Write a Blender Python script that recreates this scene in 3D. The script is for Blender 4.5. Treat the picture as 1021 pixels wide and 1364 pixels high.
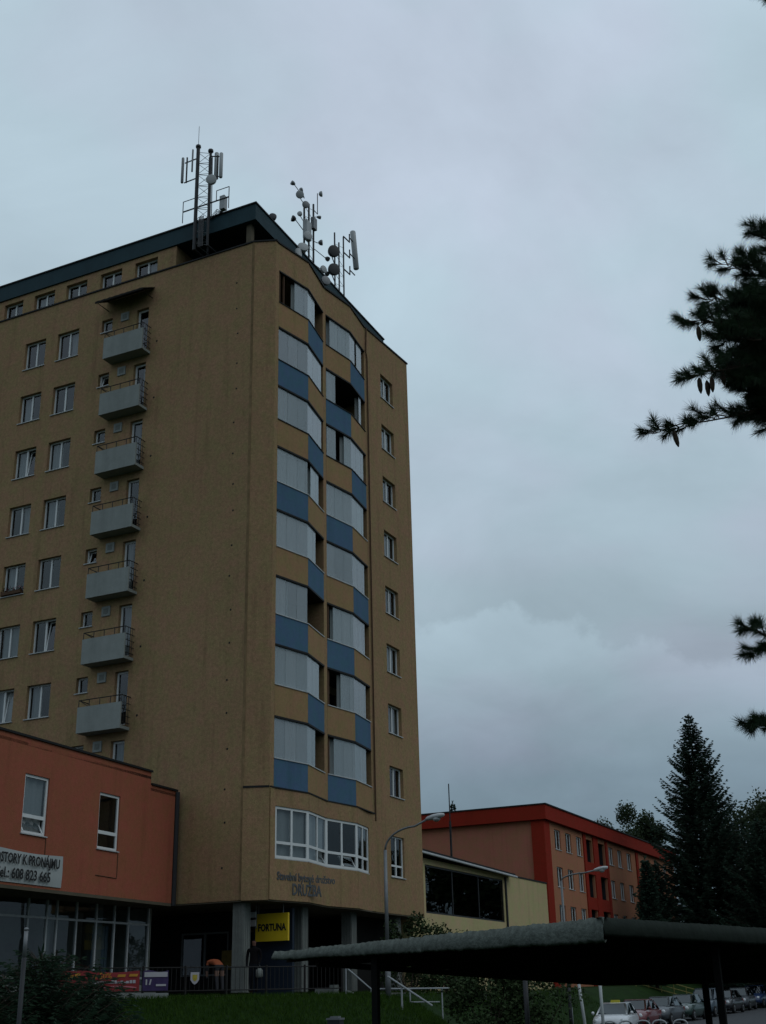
import bpy, bmesh, math, random
from mathutils import Vector, Matrix
for o in list(bpy.data.objects): bpy.data.objects.remove(o, do_unlink=True)
scn = bpy.context.scene
COL = scn.collection
PI = math.pi
V = Vector
rnd = random.Random(7)

# ------------------------------------------------------------------ camera
cam = bpy.data.cameras.new('camera'); camo = bpy.data.objects.new('camera', cam); COL.objects.link(camo)
cam.sensor_fit = 'HORIZONTAL'; cam.sensor_width = 36.0; cam.lens = 57.57
cam.clip_start = 0.1; cam.clip_end = 6000
R_, U_, W_ = V((0.89707852, 0.44133046, -0.02185307)), V((0.18189679, -0.32376045, 0.92848949)), V((-0.40269553, 0.83690298, 0.37071514))
m = Matrix.Identity(4)
for i in range(3):
    m[i][0] = R_[i]; m[i][1] = U_[i]; m[i][2] = -W_[i]
m[0][3], m[1][3], m[2][3] = 0.0, 0.0, 1.65
camo.matrix_world = m
scn.camera = camo
scn.render.resolution_x = 766; scn.render.resolution_y = 1024

# ------------------------------------------------------------------ light
EXPO = -1.0
vs = scn.view_settings
vs.view_transform = 'Standard'; vs.look = 'None'; vs.gamma = 1.0; vs.exposure = EXPO
SUN_EL, SUN_DIR = math.radians(48), V((0.98, 0.02, 0)).normalized()
def s2l(c):
    out = []
    for v in c:
        v /= 255.0
        out.append(v/12.92 if v <= 0.04045 else ((v+0.055)/1.055)**2.4)
    return out
world = bpy.data.worlds.new('World'); scn.world = world; world.use_nodes = True
nt = world.node_tree; nt.nodes.clear()
def N(nt, t, **k):
    n = nt.nodes.new(t)
    for a, b in k.items(): setattr(n, a, b)
    return n
def L(nt, a, b): nt.links.new(a, b)
def math_(nt, op, a, b=None, c=None, clamp=False):
    n = N(nt, 'ShaderNodeMath', operation=op, use_clamp=clamp)
    for i, v in enumerate((a, b, c)):
        if v is None: continue
        if isinstance(v, (int, float)): n.inputs[i].default_value = v
        else: L(nt, v, n.inputs[i])
    return n.outputs[0]
def build_world():
    tc = N(nt, 'ShaderNodeTexCoord')
    sep = N(nt, 'ShaderNodeSeparateXYZ'); L(nt, tc.outputs['Generated'], sep.inputs[0])
    z = sep.outputs['Z']
    ramp = N(nt, 'ShaderNodeValToRGB')
    stops = [(0.0, (100, 117, 129)), (0.10, (114, 132, 145)), (0.16, (129, 147, 161)), (0.245, (155, 172, 184)), (0.31, (164, 181, 193)),
             (0.40, (175, 193, 206)), (0.52, (184, 202, 215)), (1.0, (190, 207, 221))]
    el = ramp.color_ramp.elements
    while len(el) < len(stops): el.new(0.5)
    for e, (p, c) in zip(el, stops):
        e.position = p; e.color = (*s2l(c), 1)
    L(nt, z, ramp.inputs[0])
    # thin cloud sheet: soft variation on a plane overhead
    den = math_(nt, 'ADD', math_(nt, 'MAXIMUM', z, 0.0), 0.35)
    cx = math_(nt, 'DIVIDE', sep.outputs['X'], den); cy = math_(nt, 'DIVIDE', sep.outputs['Y'], den)
    cmb = N(nt, 'ShaderNodeCombineXYZ'); L(nt, cx, cmb.inputs[0]); L(nt, cy, cmb.inputs[1])
    n1 = N(nt, 'ShaderNodeTexNoise'); n1.inputs['Scale'].default_value = 2.9; n1.inputs['Detail'].default_value = 8; n1.inputs['Roughness'].default_value = .56; n1.inputs['Distortion'].default_value = .35
    L(nt, cmb.outputs[0], n1.inputs['Vector'])
    f1 = N(nt, 'ShaderNodeMapRange'); f1.inputs['From Min'].default_value = .3; f1.inputs['From Max'].default_value = .7
    f1.inputs['To Min'].default_value = .85; f1.inputs['To Max'].default_value = 1.10
    L(nt, n1.outputs['Fac'], f1.inputs['Value'])
    n2 = N(nt, 'ShaderNodeTexNoise'); n2.inputs['Scale'].default_value = 3.0; n2.inputs['Detail'].default_value = 3
    mp = N(nt, 'ShaderNodeMapping'); mp.inputs['Location'].default_value = (5.2, 1.7, 3.1); L(nt, cmb.outputs[0], mp.inputs['Vector']); L(nt, mp.outputs[0], n2.inputs['Vector'])
    tint = N(nt, 'ShaderNodeMix', data_type='RGBA'); tint.inputs['A'].default_value = (.97, 1.005, 1.0, 1); tint.inputs['B'].default_value = (1.035, .982, 1.015, 1)
    tr = N(nt, 'ShaderNodeMapRange'); tr.inputs['From Min'].default_value = .47; tr.inputs['From Max'].default_value = .64; L(nt, n2.outputs['Fac'], tr.inputs['Value'])
    L(nt, tr.outputs[0], tint.inputs['Factor'])
    # cumulus bank above the horizon
    na = N(nt, 'ShaderNodeTexNoise'); na.inputs['Scale'].default_value = 3.2; na.inputs['Detail'].default_value = 2; L(nt, tc.outputs['Generated'], na.inputs['Vector'])
    nb = N(nt, 'ShaderNodeTexNoise'); nb.inputs['Scale'].default_value = 15; nb.inputs['Detail'].default_value = 6; nb.inputs['Roughness'].default_value = .6; L(nt, tc.outputs['Generated'], nb.inputs['Vector'])
    edge = math_(nt, 'ADD', math_(nt, 'MULTIPLY_ADD', na.outputs['Fac'], .26, .145), math_(nt, 'MULTIPLY_ADD', nb.outputs['Fac'], .13, -.065))
    d = math_(nt, 'SUBTRACT', edge, z)
    mk = N(nt, 'ShaderNodeMapRange', interpolation_type='SMOOTHSTEP'); mk.inputs['From Min'].default_value = -.002; mk.inputs['From Max'].default_value = .016; L(nt, d, mk.inputs['Value'])
    fall = N(nt, 'ShaderNodeMapRange', interpolation_type='SMOOTHSTEP'); fall.inputs['From Min'].default_value = 0.0; fall.inputs['From Max'].default_value = .15
    fall.inputs['To Min'].default_value = 1.14; fall.inputs['To Max'].default_value = .98; L(nt, d, fall.inputs['Value'])
    puff = math_(nt, 'MULTIPLY_ADD', nb.outputs['Fac'], .22, -.11)
    bankv = math_(nt, 'ADD', fall.outputs[0], puff)
    bank = math_(nt, 'ADD', math_(nt, 'MULTIPLY', mk.outputs[0], math_(nt, 'SUBTRACT', bankv, 1.0)), 1.0)
    tot = math_(nt, 'MULTIPLY', f1.outputs[0], bank)
    v1 = N(nt, 'ShaderNodeVectorMath', operation='MULTIPLY'); L(nt, ramp.outputs[0], v1.inputs[0]); L(nt, tint.outputs['Result'], v1.inputs[1])
    v2 = N(nt, 'ShaderNodeVectorMath', operation='SCALE'); L(nt, v1.outputs[0], v2.inputs[0]); L(nt, math_(nt, 'MULTIPLY', tot, 2.0**(-EXPO)), v2.inputs['Scale'])
    sky = N(nt, 'ShaderNodeTexSky', sky_type='NISHITA'); sky.sun_disc = False; sky.sun_elevation = SUN_EL
    sky.sun_rotation = math.atan2(SUN_DIR.x, SUN_DIR.y)
    v3 = N(nt, 'ShaderNodeVectorMath', operation='SCALE'); L(nt, sky.outputs[0], v3.inputs[0]); v3.inputs['Scale'].default_value = 0.004
    v4 = N(nt, 'ShaderNodeVectorMath', operation='ADD'); L(nt, v2.outputs[0], v4.inputs[0]); L(nt, v3.outputs[0], v4.inputs[1])
    bg = N(nt, 'ShaderNodeBackground'); L(nt, v4.outputs[0], bg.inputs['Color']); bg.inputs['Strength'].default_value = 1.0
    out = N(nt, 'ShaderNodeOutputWorld'); L(nt, bg.outputs[0], out.inputs['Surface'])
build_world()
sun = bpy.data.lights.new('sun', 'SUN'); sun.energy = 0.6; sun.angle = math.radians(40); sun.color = (1.0, .95, .88)
suno = bpy.data.objects.new('sun', sun); COL.objects.link(suno)
sd = V((SUN_DIR.x*math.cos(SUN_EL), SUN_DIR.y*math.cos(SUN_EL), math.sin(SUN_EL)))
suno.rotation_euler = sd.to_track_quat('Z', 'Y').to_euler(); suno.location = (30, 0, 60)

# ------------------------------------------------------------------ materials
MATS = {}
def mat(name, col, rough=.8, spec=.3, var=.12, scale=6., bump=0., bscale=60., metal=0., streak=0., col2=None, coat=0., trans=False):
    if name in MATS: return MATS[name]
    mt = bpy.data.materials.new(name); mt.use_nodes = True; t = mt.node_tree
    b = t.nodes['Principled BSDF']
    b.inputs['Roughness'].default_value = rough; b.inputs['Specular IOR Level'].default_value = spec; b.inputs['Metallic'].default_value = metal
    b.inputs['Coat Weight'].default_value = coat
    tc = N(t, 'ShaderNodeTexCoord')
    n = N(t, 'ShaderNodeTexNoise'); n.inputs['Scale'].default_value = scale; n.inputs['Detail'].default_value = 6; n.inputs['Roughness'].default_value = .65
    L(t, tc.outputs['Object'], n.inputs['Vector'])
    mr = N(t, 'ShaderNodeMapRange'); mr.inputs['From Min'].default_value = .3; mr.inputs['From Max'].default_value = .7; L(t, n.outputs['Fac'], mr.inputs['Value'])
    mx = N(t, 'ShaderNodeMix', data_type='RGBA')
    c2 = col2 if col2 else tuple(min(1, c*(1+var)) for c in col)
    c1 = tuple(c*(1-var) for c in col) if not col2 else col
    mx.inputs['A'].default_value = (*c1, 1); mx.inputs['B'].default_value = (*c2, 1)
    L(t, mr.outputs[0], mx.inputs['Factor'])
    res = mx.outputs['Result']
    if streak > 0:
        mp = N(t, 'ShaderNodeMapping'); mp.inputs['Scale'].default_value = (1.7, 1.7, .10); L(t, tc.outputs['Object'], mp.inputs['Vector'])
        n3 = N(t, 'ShaderNodeTexNoise'); n3.inputs['Scale'].default_value = 1.0; n3.inputs['Detail'].default_value = 7; n3.inputs['Roughness'].default_value = .6; L(t, mp.outputs[0], n3.inputs['Vector'])
        m3 = N(t, 'ShaderNodeMapRange'); m3.inputs['From Min'].default_value = .42; m3.inputs['From Max'].default_value = .68; m3.inputs['To Min'].default_value = 1.0; m3.inputs['To Max'].default_value = 1-streak
        L(t, n3.outputs['Fac'], m3.inputs['Value'])
        n4 = N(t, 'ShaderNodeTexNoise'); n4.inputs['Scale'].default_value = 35; n4.inputs['Detail'].default_value = 3; L(t, tc.outputs['Object'], n4.inputs['Vector'])
        m4 = N(t, 'ShaderNodeMapRange'); m4.inputs['From Min'].default_value = .3; m4.inputs['From Max'].default_value = .7; m4.inputs['To Min'].default_value = .86; m4.inputs['To Max'].default_value = 1.12; L(t, n4.outputs['Fac'], m4.inputs['Value'])
        sc = N(t, 'ShaderNodeVectorMath', operation='SCALE'); L(t, res, sc.inputs[0]); L(t, math_(t, 'MULTIPLY', m3.outputs[0], m4.outputs[0]), sc.inputs['Scale']); res = sc.outputs[0]
    L(t, res, b.inputs['Base Color'])
    if bump > 0:
        nb = N(t, 'ShaderNodeTexNoise'); nb.inputs['Scale'].default_value = bscale; nb.inputs['Detail'].default_value = 4; L(t, tc.outputs['Object'], nb.inputs['Vector'])
        bp = N(t, 'ShaderNodeBump'); bp.inputs['Strength'].default_value = bump; bp.inputs['Distance'].default_value = .02; L(t, nb.outputs['Fac'], bp.inputs['Height'])
        L(t, bp.outputs[0], b.inputs['Normal'])
    if trans:
        tl = N(t, 'ShaderNodeBsdfTranslucent'); L(t, res, tl.inputs['Color'])
        ms = N(t, 'ShaderNodeMixShader'); ms.inputs[0].default_value = .3; L(t, b.outputs[0], ms.inputs[1]); L(t, tl.outputs[0], ms.inputs[2])
        L(t, ms.outputs[0], t.nodes['Material Output'].inputs['Surface'])
    MATS[name] = mt
    return mt
def glass_mat(name, ior=1.8, tint=(.82, .87, .88), rough=.0, painted_sheen=.0):
    mt = bpy.data.materials.new(name); mt.use_nodes = True; t = mt.node_tree; t.nodes.clear()
    out = N(t, 'ShaderNodeOutputMaterial'); lw = N(t, 'ShaderNodeLayerWeight'); lw.inputs['Blend'].default_value = .5; F0 = ((ior-1)/(ior+1))**2
    fres = math_(t, 'MULTIPLY_ADD', math_(t, 'POWER', lw.outputs['Facing'], 5.0), 1-F0, F0)
    tr = N(t, 'ShaderNodeBsdfTransparent'); tr.inputs['Color'].default_value = (*tint, 1)
    gl = N(t, 'ShaderNodeBsdfGlossy'); gl.inputs['Roughness'].default_value = rough; gl.inputs['Color'].default_value = (.92, .95, .97, 1)
    tc = N(t, 'ShaderNodeTexCoord'); nz = N(t, 'ShaderNodeTexNoise'); nz.inputs['Scale'].default_value = 1.1; L(t, tc.outputs['Object'], nz.inputs['Vector'])
    bp = N(t, 'ShaderNodeBump'); bp.inputs['Strength'].default_value = .05; bp.inputs['Distance'].default_value = .05; L(t, nz.outputs['Fac'], bp.inputs['Height']); L(t, bp.outputs[0], gl.inputs['Normal'])
    ms = N(t, 'ShaderNodeMixShader'); L(t, fres, ms.inputs[0]); L(t, tr.outputs[0], ms.inputs[1]); L(t, gl.outputs[0], ms.inputs[2])
    res = ms.outputs[0]
    if painted_sheen > 0:
        df = N(t, 'ShaderNodeBsdfDiffuse'); df.inputs['Color'].default_value = (.52, .56, .58, 1)  # pale sky sheen and curtain streaks painted into the panes as diffuse colour
        m2 = N(t, 'ShaderNodeMixShader')
        oi = N(t, 'ShaderNodeObjectInfo'); mp = N(t, 'ShaderNodeMapping'); mp.inputs['Scale'].default_value = (5, 5, .5); L(t, tc.outputs['Object'], mp.inputs['Vector'])
        ns = N(t, 'ShaderNodeTexNoise'); ns.inputs['Scale'].default_value = 1.0; ns.inputs['Detail'].default_value = 5; L(t, mp.outputs[0], ns.inputs['Vector'])
        a_ = math_(t, 'MULTIPLY_ADD', oi.outputs['Random'], .12, painted_sheen-.08); b_ = math_(t, 'MULTIPLY_ADD', ns.outputs['Fac'], .10, -.05)
        L(t, math_(t, 'ADD', a_, b_, clamp=True), m2.inputs[0])
        m2.label = 'sheen_and_curtain'; L(t, res, m2.inputs[1]); L(t, df.outputs[0], m2.inputs[2]); res = m2.outputs[0]
    L(t, res, out.inputs['Surface']); MATS[name] = mt
    return mt
def render_mat(name, col, mottle=.21, stain=.26):
    mt = bpy.data.materials.new(name); mt.use_nodes = True; t = mt.node_tree; b = t.nodes['Principled BSDF']
    b.inputs['Roughness'].default_value = .95; b.inputs['Specular IOR Level'].default_value = .1
    tc = N(t, 'ShaderNodeTexCoord')
    def nz(scale, det, rough=.6, vec=None):
        n = N(t, 'ShaderNodeTexNoise'); n.inputs['Scale'].default_value = scale; n.inputs['Detail'].default_value = det; n.inputs['Roughness'].default_value = rough
        L(t, vec or tc.outputs['Object'], n.inputs['Vector']); return n.outputs['Fac']
    def rng(v, a, b_, lo, hi):
        m_ = N(t, 'ShaderNodeMapRange'); m_.inputs['From Min'].default_value = a; m_.inputs['From Max'].default_value = b_; m_.inputs['To Min'].default_value = lo; m_.inputs['To Max'].default_value = hi; L(t, v, m_.inputs['Value']); return m_.outputs[0]
    mx = N(t, 'ShaderNodeMix', data_type='RGBA'); mx.inputs['A'].default_value = (col[0]*1.06, col[1]*.95, col[2]*1.02, 1); mx.inputs['B'].default_value = (col[0]*.93, col[1]*1.03, col[2]*.92, 1)
    L(t, rng(nz(1.7, 8, .7), .38, .62, 0, 1), mx.inputs['Factor'])
    f = math_(t, 'MULTIPLY', rng(nz(8, 8, .8), .34, .66, 1-mottle, 1+mottle), rng(nz(26, 4, .7), .3, .7, 1-mottle*.9, 1+mottle*.9))
    mp = N(t, 'ShaderNodeMapping'); mp.inputs['Scale'].default_value = (2.3, 2.3, .16); L(t, tc.outputs['Object'], mp.inputs['Vector'])
    f = math_(t, 'MULTIPLY', f, rng(nz(1.0, 8, .62, mp.outputs[0]), .54, .76, 1.0, 1-stain))
    f = math_(t, 'MULTIPLY', f, rng(nz(.16, 3), .3, .7, .93, 1.05))
    sc = N(t, 'ShaderNodeVectorMath', operation='SCALE'); L(t, mx.outputs['Result'], sc.inputs[0]); L(t, f, sc.inputs['Scale']); L(t, sc.outputs[0], b.inputs['Base Color'])
    bp = N(t, 'ShaderNodeBump'); bp.inputs['Strength'].default_value = .5; bp.inputs['Distance'].default_value = .02; L(t, nz(30, 5), bp.inputs['Height']); L(t, bp.outputs[0], b.inputs['Normal'])
    MATS[name] = mt; return mt
TAN = render_mat('tan_render', (.285, .188, .102))
TAN2 = render_mat('tan_panel', (.300, .194, .100), .12, .12)
BLUE = render_mat('blue_panel', (.074, .138, .212), .08, .15)
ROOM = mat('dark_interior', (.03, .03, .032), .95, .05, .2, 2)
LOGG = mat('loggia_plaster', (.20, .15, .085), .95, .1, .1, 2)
FASC = mat('blue_grey_sheet_metal', (.014, .040, .050), .7, .2, .12, 1.2, streak=.15)
DARK = mat('dark_flashing', (.014, .014, .014), .7, .2, .2, 3)
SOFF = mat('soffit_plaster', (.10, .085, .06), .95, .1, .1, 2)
WHITE = mat('white_frame', (.62, .63, .62), .5, .4, .04, 4)
SILL = mat('pale_sill_metal', (.42, .43, .43), .5, .4, .08, 4)
GREYC = mat('grey_concrete_panel', (.25, .265, .248), .9, .15, .08, 2.5, .25, 40, streak=.15)
CONC = mat('column_concrete', (.17, .18, .165), .95, .15, .1, 3, .3, 30, streak=.15)
RUST = mat('dark_railing_paint', (.018, .016, .015), .6, .3, .2, 8)
BROWN = mat('brown_timber', (.085, .045, .025), .8, .2, .2, 5)
CURT = mat('sheer_curtain', (.42, .43, .42), .95, .05, .06, 12, trans=True)
GLASS = glass_mat('window_glass', 1.75, (.68, .73, .75))
LGLASS = glass_mat('loggia_glass', 1.8, (.80, .85, .86), painted_sheen=.31)
REDR = render_mat('orange_red_render', (.300, .098, .058), .08, .18)
STEEL = mat('galvanised_steel', (.16, .165, .17), .5, .5, .1, 6, metal=.3)
MAST = mat('dark_mast_steel', (.014, .015, .017), .6, .4, .15, 6)
PLAST = mat('antenna_plastic', (.33, .34, .34), .5, .4, .05, 4)
BLACKP = mat('black_plastic', (.015, .016, .018), .5, .4, .1, 5)
GRASS = mat('grass_blades', (.018, .044, .006), .9, .05, .3, 3, col2=(.036, .070, .010))
SOIL = mat('turf', (.010, .026, .004), .95, .1, .3, 1.2, .6, 20)
ASPH = mat('asphalt', (.05, .052, .055), .9, .25, .15, 4, .4, 60)
PAVE = mat('paving', (.13, .125, .115), .9, .2, .12, 2, .3, 20)
WOODB = mat('bark', (.06, .045, .035), .95, .1, .25, 8, .6, 20)
NEED = mat('pine_needles', (.012, .028, .012), .7, .2, .3, 9, col2=(.026, .050, .022), trans=True)
SPRU = mat('spruce_foliage', (.018, .036, .025), .8, .15, .3, 2, col2=(.034, .060, .038))
LEAF = mat('leaf_dark', (.016, .030, .010), .8, .2, .3, 3, col2=(.030, .050, .014))
BIRC = mat('birch_leaf', (.020, .034, .015), .8, .2, .3, 2, col2=(.040, .056, .024), trans=True)
JUNI = mat('juniper_foliage', (.010, .026, .014), .8, .2, .3, 3, col2=(.020, .044, .020))

# ------------------------------------------------------------------ mesh helpers
class MB:
    def __init__(s): s.v = []; s.f = []; s.m = []
    def add(s, vs, fs, m=0):
        k = len(s.v); s.v += [tuple(p) for p in vs]
        for f in fs: s.f.append(tuple(i+k for i in f)); s.m.append(m)
    def quad(s, a, b, c, d, m=0): s.add((a, b, c, d), ((0, 1, 2, 3),), m)
    def tri(s, a, b, c, m=0): s.add((a, b, c), ((0, 1, 2),), m)
    def hexa(s, p, m=0):
        s.add(p, ((0, 3, 2, 1), (4, 5, 6, 7), (0, 1, 5, 4), (1, 2, 6, 5), (2, 3, 7, 6), (3, 0, 4, 7)), m)
    def box(s, x0, x1, y0, y1, z0, z1, m=0):
        s.hexa(((x0, y0, z0), (x1, y0, z0), (x1, y1, z0), (x0, y1, z0), (x0, y0, z1), (x1, y0, z1), (x1, y1, z1), (x0, y1, z1)), m)
    def obox(s, o, u, v, w, m=0):
        o, u, v, w = V(o), V(u), V(v), V(w)
        s.hexa((o, o+u, o+u+v, o+v, o+w, o+u+w, o+u+v+w, o+v+w), m)
    def prism(s, pts, z0, z1, m=0):
        n = len(pts)
        vs = [(p[0], p[1], z0) for p in pts]+[(p[0], p[1], z1) for p in pts]
        fs = [tuple(range(n-1, -1, -1)), tuple(range(n, 2*n))]+[(i, (i+1) % n, n+(i+1) % n, n+i) for i in range(n)]
        s.add(vs, fs, m)
    def tube(s, pts, r, n=6, m=0, cap=True):
        pts = [V(p) for p in pts]; k = len(pts)
        rr = r if isinstance(r, (list, tuple)) else [r]*k
        base = len(s.v); ref = None
        for i, p in enumerate(pts):
            t = (pts[min(i+1, k-1)]-pts[max(i-1, 0)])
            t = t.normalized() if t.length > 1e-9 else V((0, 0, 1))
            a = V((0, 0, 1)) if abs(t.z) < .9 else V((1, 0, 0))
            if ref is not None and (ref-t*ref.dot(t)).length > 1e-3: a = ref
            u = (a-t*a.dot(t)).normalized(); w = t.cross(u); ref = u
            for j in range(n):
                q = p+(u*math.cos(2*PI*j/n)+w*math.sin(2*PI*j/n))*rr[i]
                s.v.append(tuple(q))
        for i in range(k-1):
            for j in range(n):
                a = base+i*n+j; b = base+i*n+(j+1) % n
                s.f.append((a, b, b+n, a+n)); s.m.append(m)
        if cap:
            s.f.append(tuple(base+j for j in range(n-1, -1, -1))); s.m.append(m)
            s.f.append(tuple(base+(k-1)*n+j for j in range(n))); s.m.append(m)
    def lathe(s, o, axis, prof, n=12, m=0):
        o = V(o); t = V(axis).normalized()
        a = V((0, 0, 1)) if abs(t.z) < .9 else V((1, 0, 0))
        u = (a-t*a.dot(t)).normalized(); w = t.cross(u); base = len(s.v)
        for (h, r) in prof:
            for j in range(n):
                s.v.append(tuple(o+t*h+(u*math.cos(2*PI*j/n)+w*math.sin(2*PI*j/n))*r))
        for i in range(len(prof)-1):
            for j in range(n):
                a = base+i*n+j; b = base+i*n+(j+1) % n
                s.f.append((a, b, b+n, a+n)); s.m.append(m)
        s.f.append(tuple(base+j for j in range(n-1, -1, -1))); s.m.append(m)
        s.f.append(tuple(base+(len(prof)-1)*n+j for j in range(n))); s.m.append(m)
    def build(s, name, mats, parent=None, smooth=False):
        me = bpy.data.meshes.new(name); me.from_pydata(s.v, [], s.f)
        mats = mats if isinstance(mats, (list, tuple)) else [mats]
        for q in mats: me.materials.append(q)
        if len(mats) > 1: me.polygons.foreach_set('material_index', s.m)
        if smooth: me.polygons.foreach_set('use_smooth', [True]*len(me.polygons))
        me.update()
        o = bpy.data.objects.new(name, me); COL.objects.link(o)
        if parent is not None:
            o.parent = parent; o.matrix_parent_inverse = parent.matrix_world.inverted()
        return o
def thing(name, loc, label, cat, group=None):
    o = bpy.data.objects.new(name, None); COL.objects.link(o); o.location = loc
    o.matrix_world = Matrix.Translation(V(loc)); o.empty_display_size = .3
    o['label'] = label; o['category'] = cat
    if group: o['group'] = group
    return o
def tag(o, label=None, cat=None, group=None, kind=None):
    if label: o['label'] = label
    if cat: o['category'] = cat
    if group: o['group'] = group
    if kind: o['kind'] = kind
    return o
def text_part(name, body, size, o, u, up, mt, parent, depth=.01, align='CENTER', sx=1.0, bold=0.):
    cu = bpy.data.curves.new(name, 'FONT'); cu.body = body; cu.size = size; cu.align_x = align; cu.align_y = 'CENTER'; cu.extrude = depth; cu.resolution_u = 2; cu.offset = bold
    tmp = bpy.data.objects.new('tmp', cu); COL.objects.link(tmp)
    dg = bpy.context.evaluated_depsgraph_get(); dg.update()
    me = bpy.data.meshes.new_from_object(tmp.evaluated_get(dg)); bpy.data.objects.remove(tmp)
    u = V(u).normalized(); up = V(up).normalized(); nn = u.cross(up)
    M = Matrix.Identity(4)
    for i in range(3): M[i][0] = u[i]*sx; M[i][1] = up[i]; M[i][2] = nn[i]; M[i][3] = o[i]
    me.transform(M); me.materials.clear(); me.materials.append(mt)
    ob = bpy.data.objects.new(name, me); COL.objects.link(ob)
    if parent is not None:
        ob.parent = parent; ob.matrix_parent_inverse = parent.matrix_world.inverted()
    return ob
def wall(mb, O, u, n, U0, U1, Z0, Z1, ops, depth=.18, room=.9, mw=0, mr=1, ztop=None):
    """wall sheet with real openings: reveals `depth` deep and a dark room behind"""
    O, u, n = V(O), V(u), V(n); Zv = V((0, 0, 1))
    us = sorted({U0, U1, *[a for o in ops for a in o[:2]]}); us = [a for a in us if U0 <= a <= U1]
    zs = sorted({Z0, Z1, *[a for o in ops for a in o[2:4]]}); zs = [a for a in zs if Z0 <= a <= Z1]
    P = lambda a, b, d=0: O+u*a+Zv*b-n*d
    for a0, a1 in zip(us, us[1:]):
        for b0, b1 in zip(zs, zs[1:]):
            ca, cb = (a0+a1)/2, (b0+b1)/2
            if any(o[0] < ca < o[1] and o[2] < cb < o[3] for o in ops): continue
            mb.quad(P(a0, b0), P(a1, b0), P(a1, b1), P(a0, b1), mw)
    for a0, a1, b0, b1 in [o[:4] for o in ops]:
        c = [(a0, b0), (a1, b0), (a1, b1), (a0, b1)]
        for i in range(4):
            p, q = c[i], c[(i+1) % 4]
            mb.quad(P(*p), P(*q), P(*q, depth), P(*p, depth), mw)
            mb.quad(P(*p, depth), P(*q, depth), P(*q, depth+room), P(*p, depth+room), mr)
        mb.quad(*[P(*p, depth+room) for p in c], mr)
def wframe(parent, O, u, n, u0, u1, z0, z1, depth=.14, cols=2, trans=(), fw=.065, mw=.08, glass=None, curtain=0., sill=True, name='window', fmat=None, tilt=None, lab=None):
    """window: frame > panes, sill, curtain"""
    glass = glass or GLASS; fmat = fmat or WHITE
    O, u, n = V(O), V(u), V(n); Zv = V((0, 0, 1)); th = .06
    P = lambda a, b, d: O+u*a+Zv*b-n*d
    f = MB()
    def bar(a0, a1, b0, b1, d0=depth-th, t=th): f.obox(P(a0, b0, d0+t), u*(a1-a0), Zv*(b1-b0), n*t)
    bar(u0, u0+fw, z0, z1); bar(u1-fw, u1, z0, z1); bar(u0+fw, u1-fw, z0, z0+fw); bar(u0+fw, u1-fw, z1-fw, z1)
    ux = [u0+fw]+[v for i in range(1, cols) for v in ((u0+(u1-u0)*i/cols)-mw/2, (u0+(u1-u0)*i/cols)+mw/2)]+[u1-fw]
    for i in range(1, len(ux)-1, 2): bar(ux[i], ux[i+1], z0+fw, z1-fw)
    zs = [z0+fw]+[v for t in trans for v in (z0+(z1-z0)*t-mw/2, z0+(z1-z0)*t+mw/2)]+[z1-fw]
    for i in range(1, len(zs)-1, 2):
        for j in range(0, len(ux), 2): bar(ux[j], ux[j+1], zs[i], zs[i+1], depth-th+.004, th-.008)
    fo = f.build(name, fmat, parent)
    if lab: fo['label'] = lab
    k = 0
    for i in range(0, len(zs), 2):
        for j in range(0, len(ux), 2):
            g = MB(); a0, a1, b0, b1 = ux[j], ux[j+1], zs[i], zs[i+1]; dd = depth-.025
            if tilt and (i//2, j//2) in tilt:
                t = tilt[(i//2, j//2)]
                g.quad(P(a0+.02, b0+.02, dd-.03), P(a1-.02, b0+.02, dd-.03), P(a1-.02, b1, dd+t), P(a0+.02, b1, dd+t))
                g.build('pane', glass, fo)
                s = MB()
                for (e0, e1) in ((a0+.02, a0+.07), (a1-.07, a1-.02)): s.hexa([P(e0, b0, dd-.01), P(e1, b0, dd-.01), P(e1, b0, dd-.05), P(e0, b0, dd-.05), P(e0, b1, dd+t+.02), P(e1, b1, dd+t+.02), P(e1, b1, dd+t-.02), P(e0, b1, dd+t-.02)])
                s.obox(P(a0+.02, b1-.05, dd+t+.02), u*(a1-a0-.04), Zv*.06, n*.04)
                s.build('sash', fmat, fo)
            else:
                g.quad(P(a0, b0, dd), P(a1, b0, dd), P(a1, b1, dd), P(a0, b1, dd)); g.build('pane', glass, fo)
    if sill:
        s = MB(); s.obox(P(u0-.04, z0-.035, depth-th-.002), u*(u1-u0+.08), Zv*.033, n*(depth-th+.05)); s.build('window_sill', SILL, fo)
    if curtain > 0:
        c = MB(); nn = 18; ua, ub = u0+fw, u0+fw+(u1-u0-2*fw)*curtain
        if rnd.random() < .5 and curtain < 1: ua, ub = u1-fw-(u1-u0-2*fw)*curtain, u1-fw
        for i in range(nn):
            t0, t1 = i/nn, (i+1)/nn
            d0 = depth+.10+.03*math.sin(t0*17+z0); d1 = depth+.10+.03*math.sin(t1*17+z0)
            c.quad(P(ua+(ub-ua)*t0, z0, d0), P(ua+(ub-ua)*t1, z0, d1), P(ua+(ub-ua)*t1, z1, d1), P(ua+(ub-ua)*t0, z1, d0))
        c.build('curtain', CURT, fo, True)
    return fo

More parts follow.
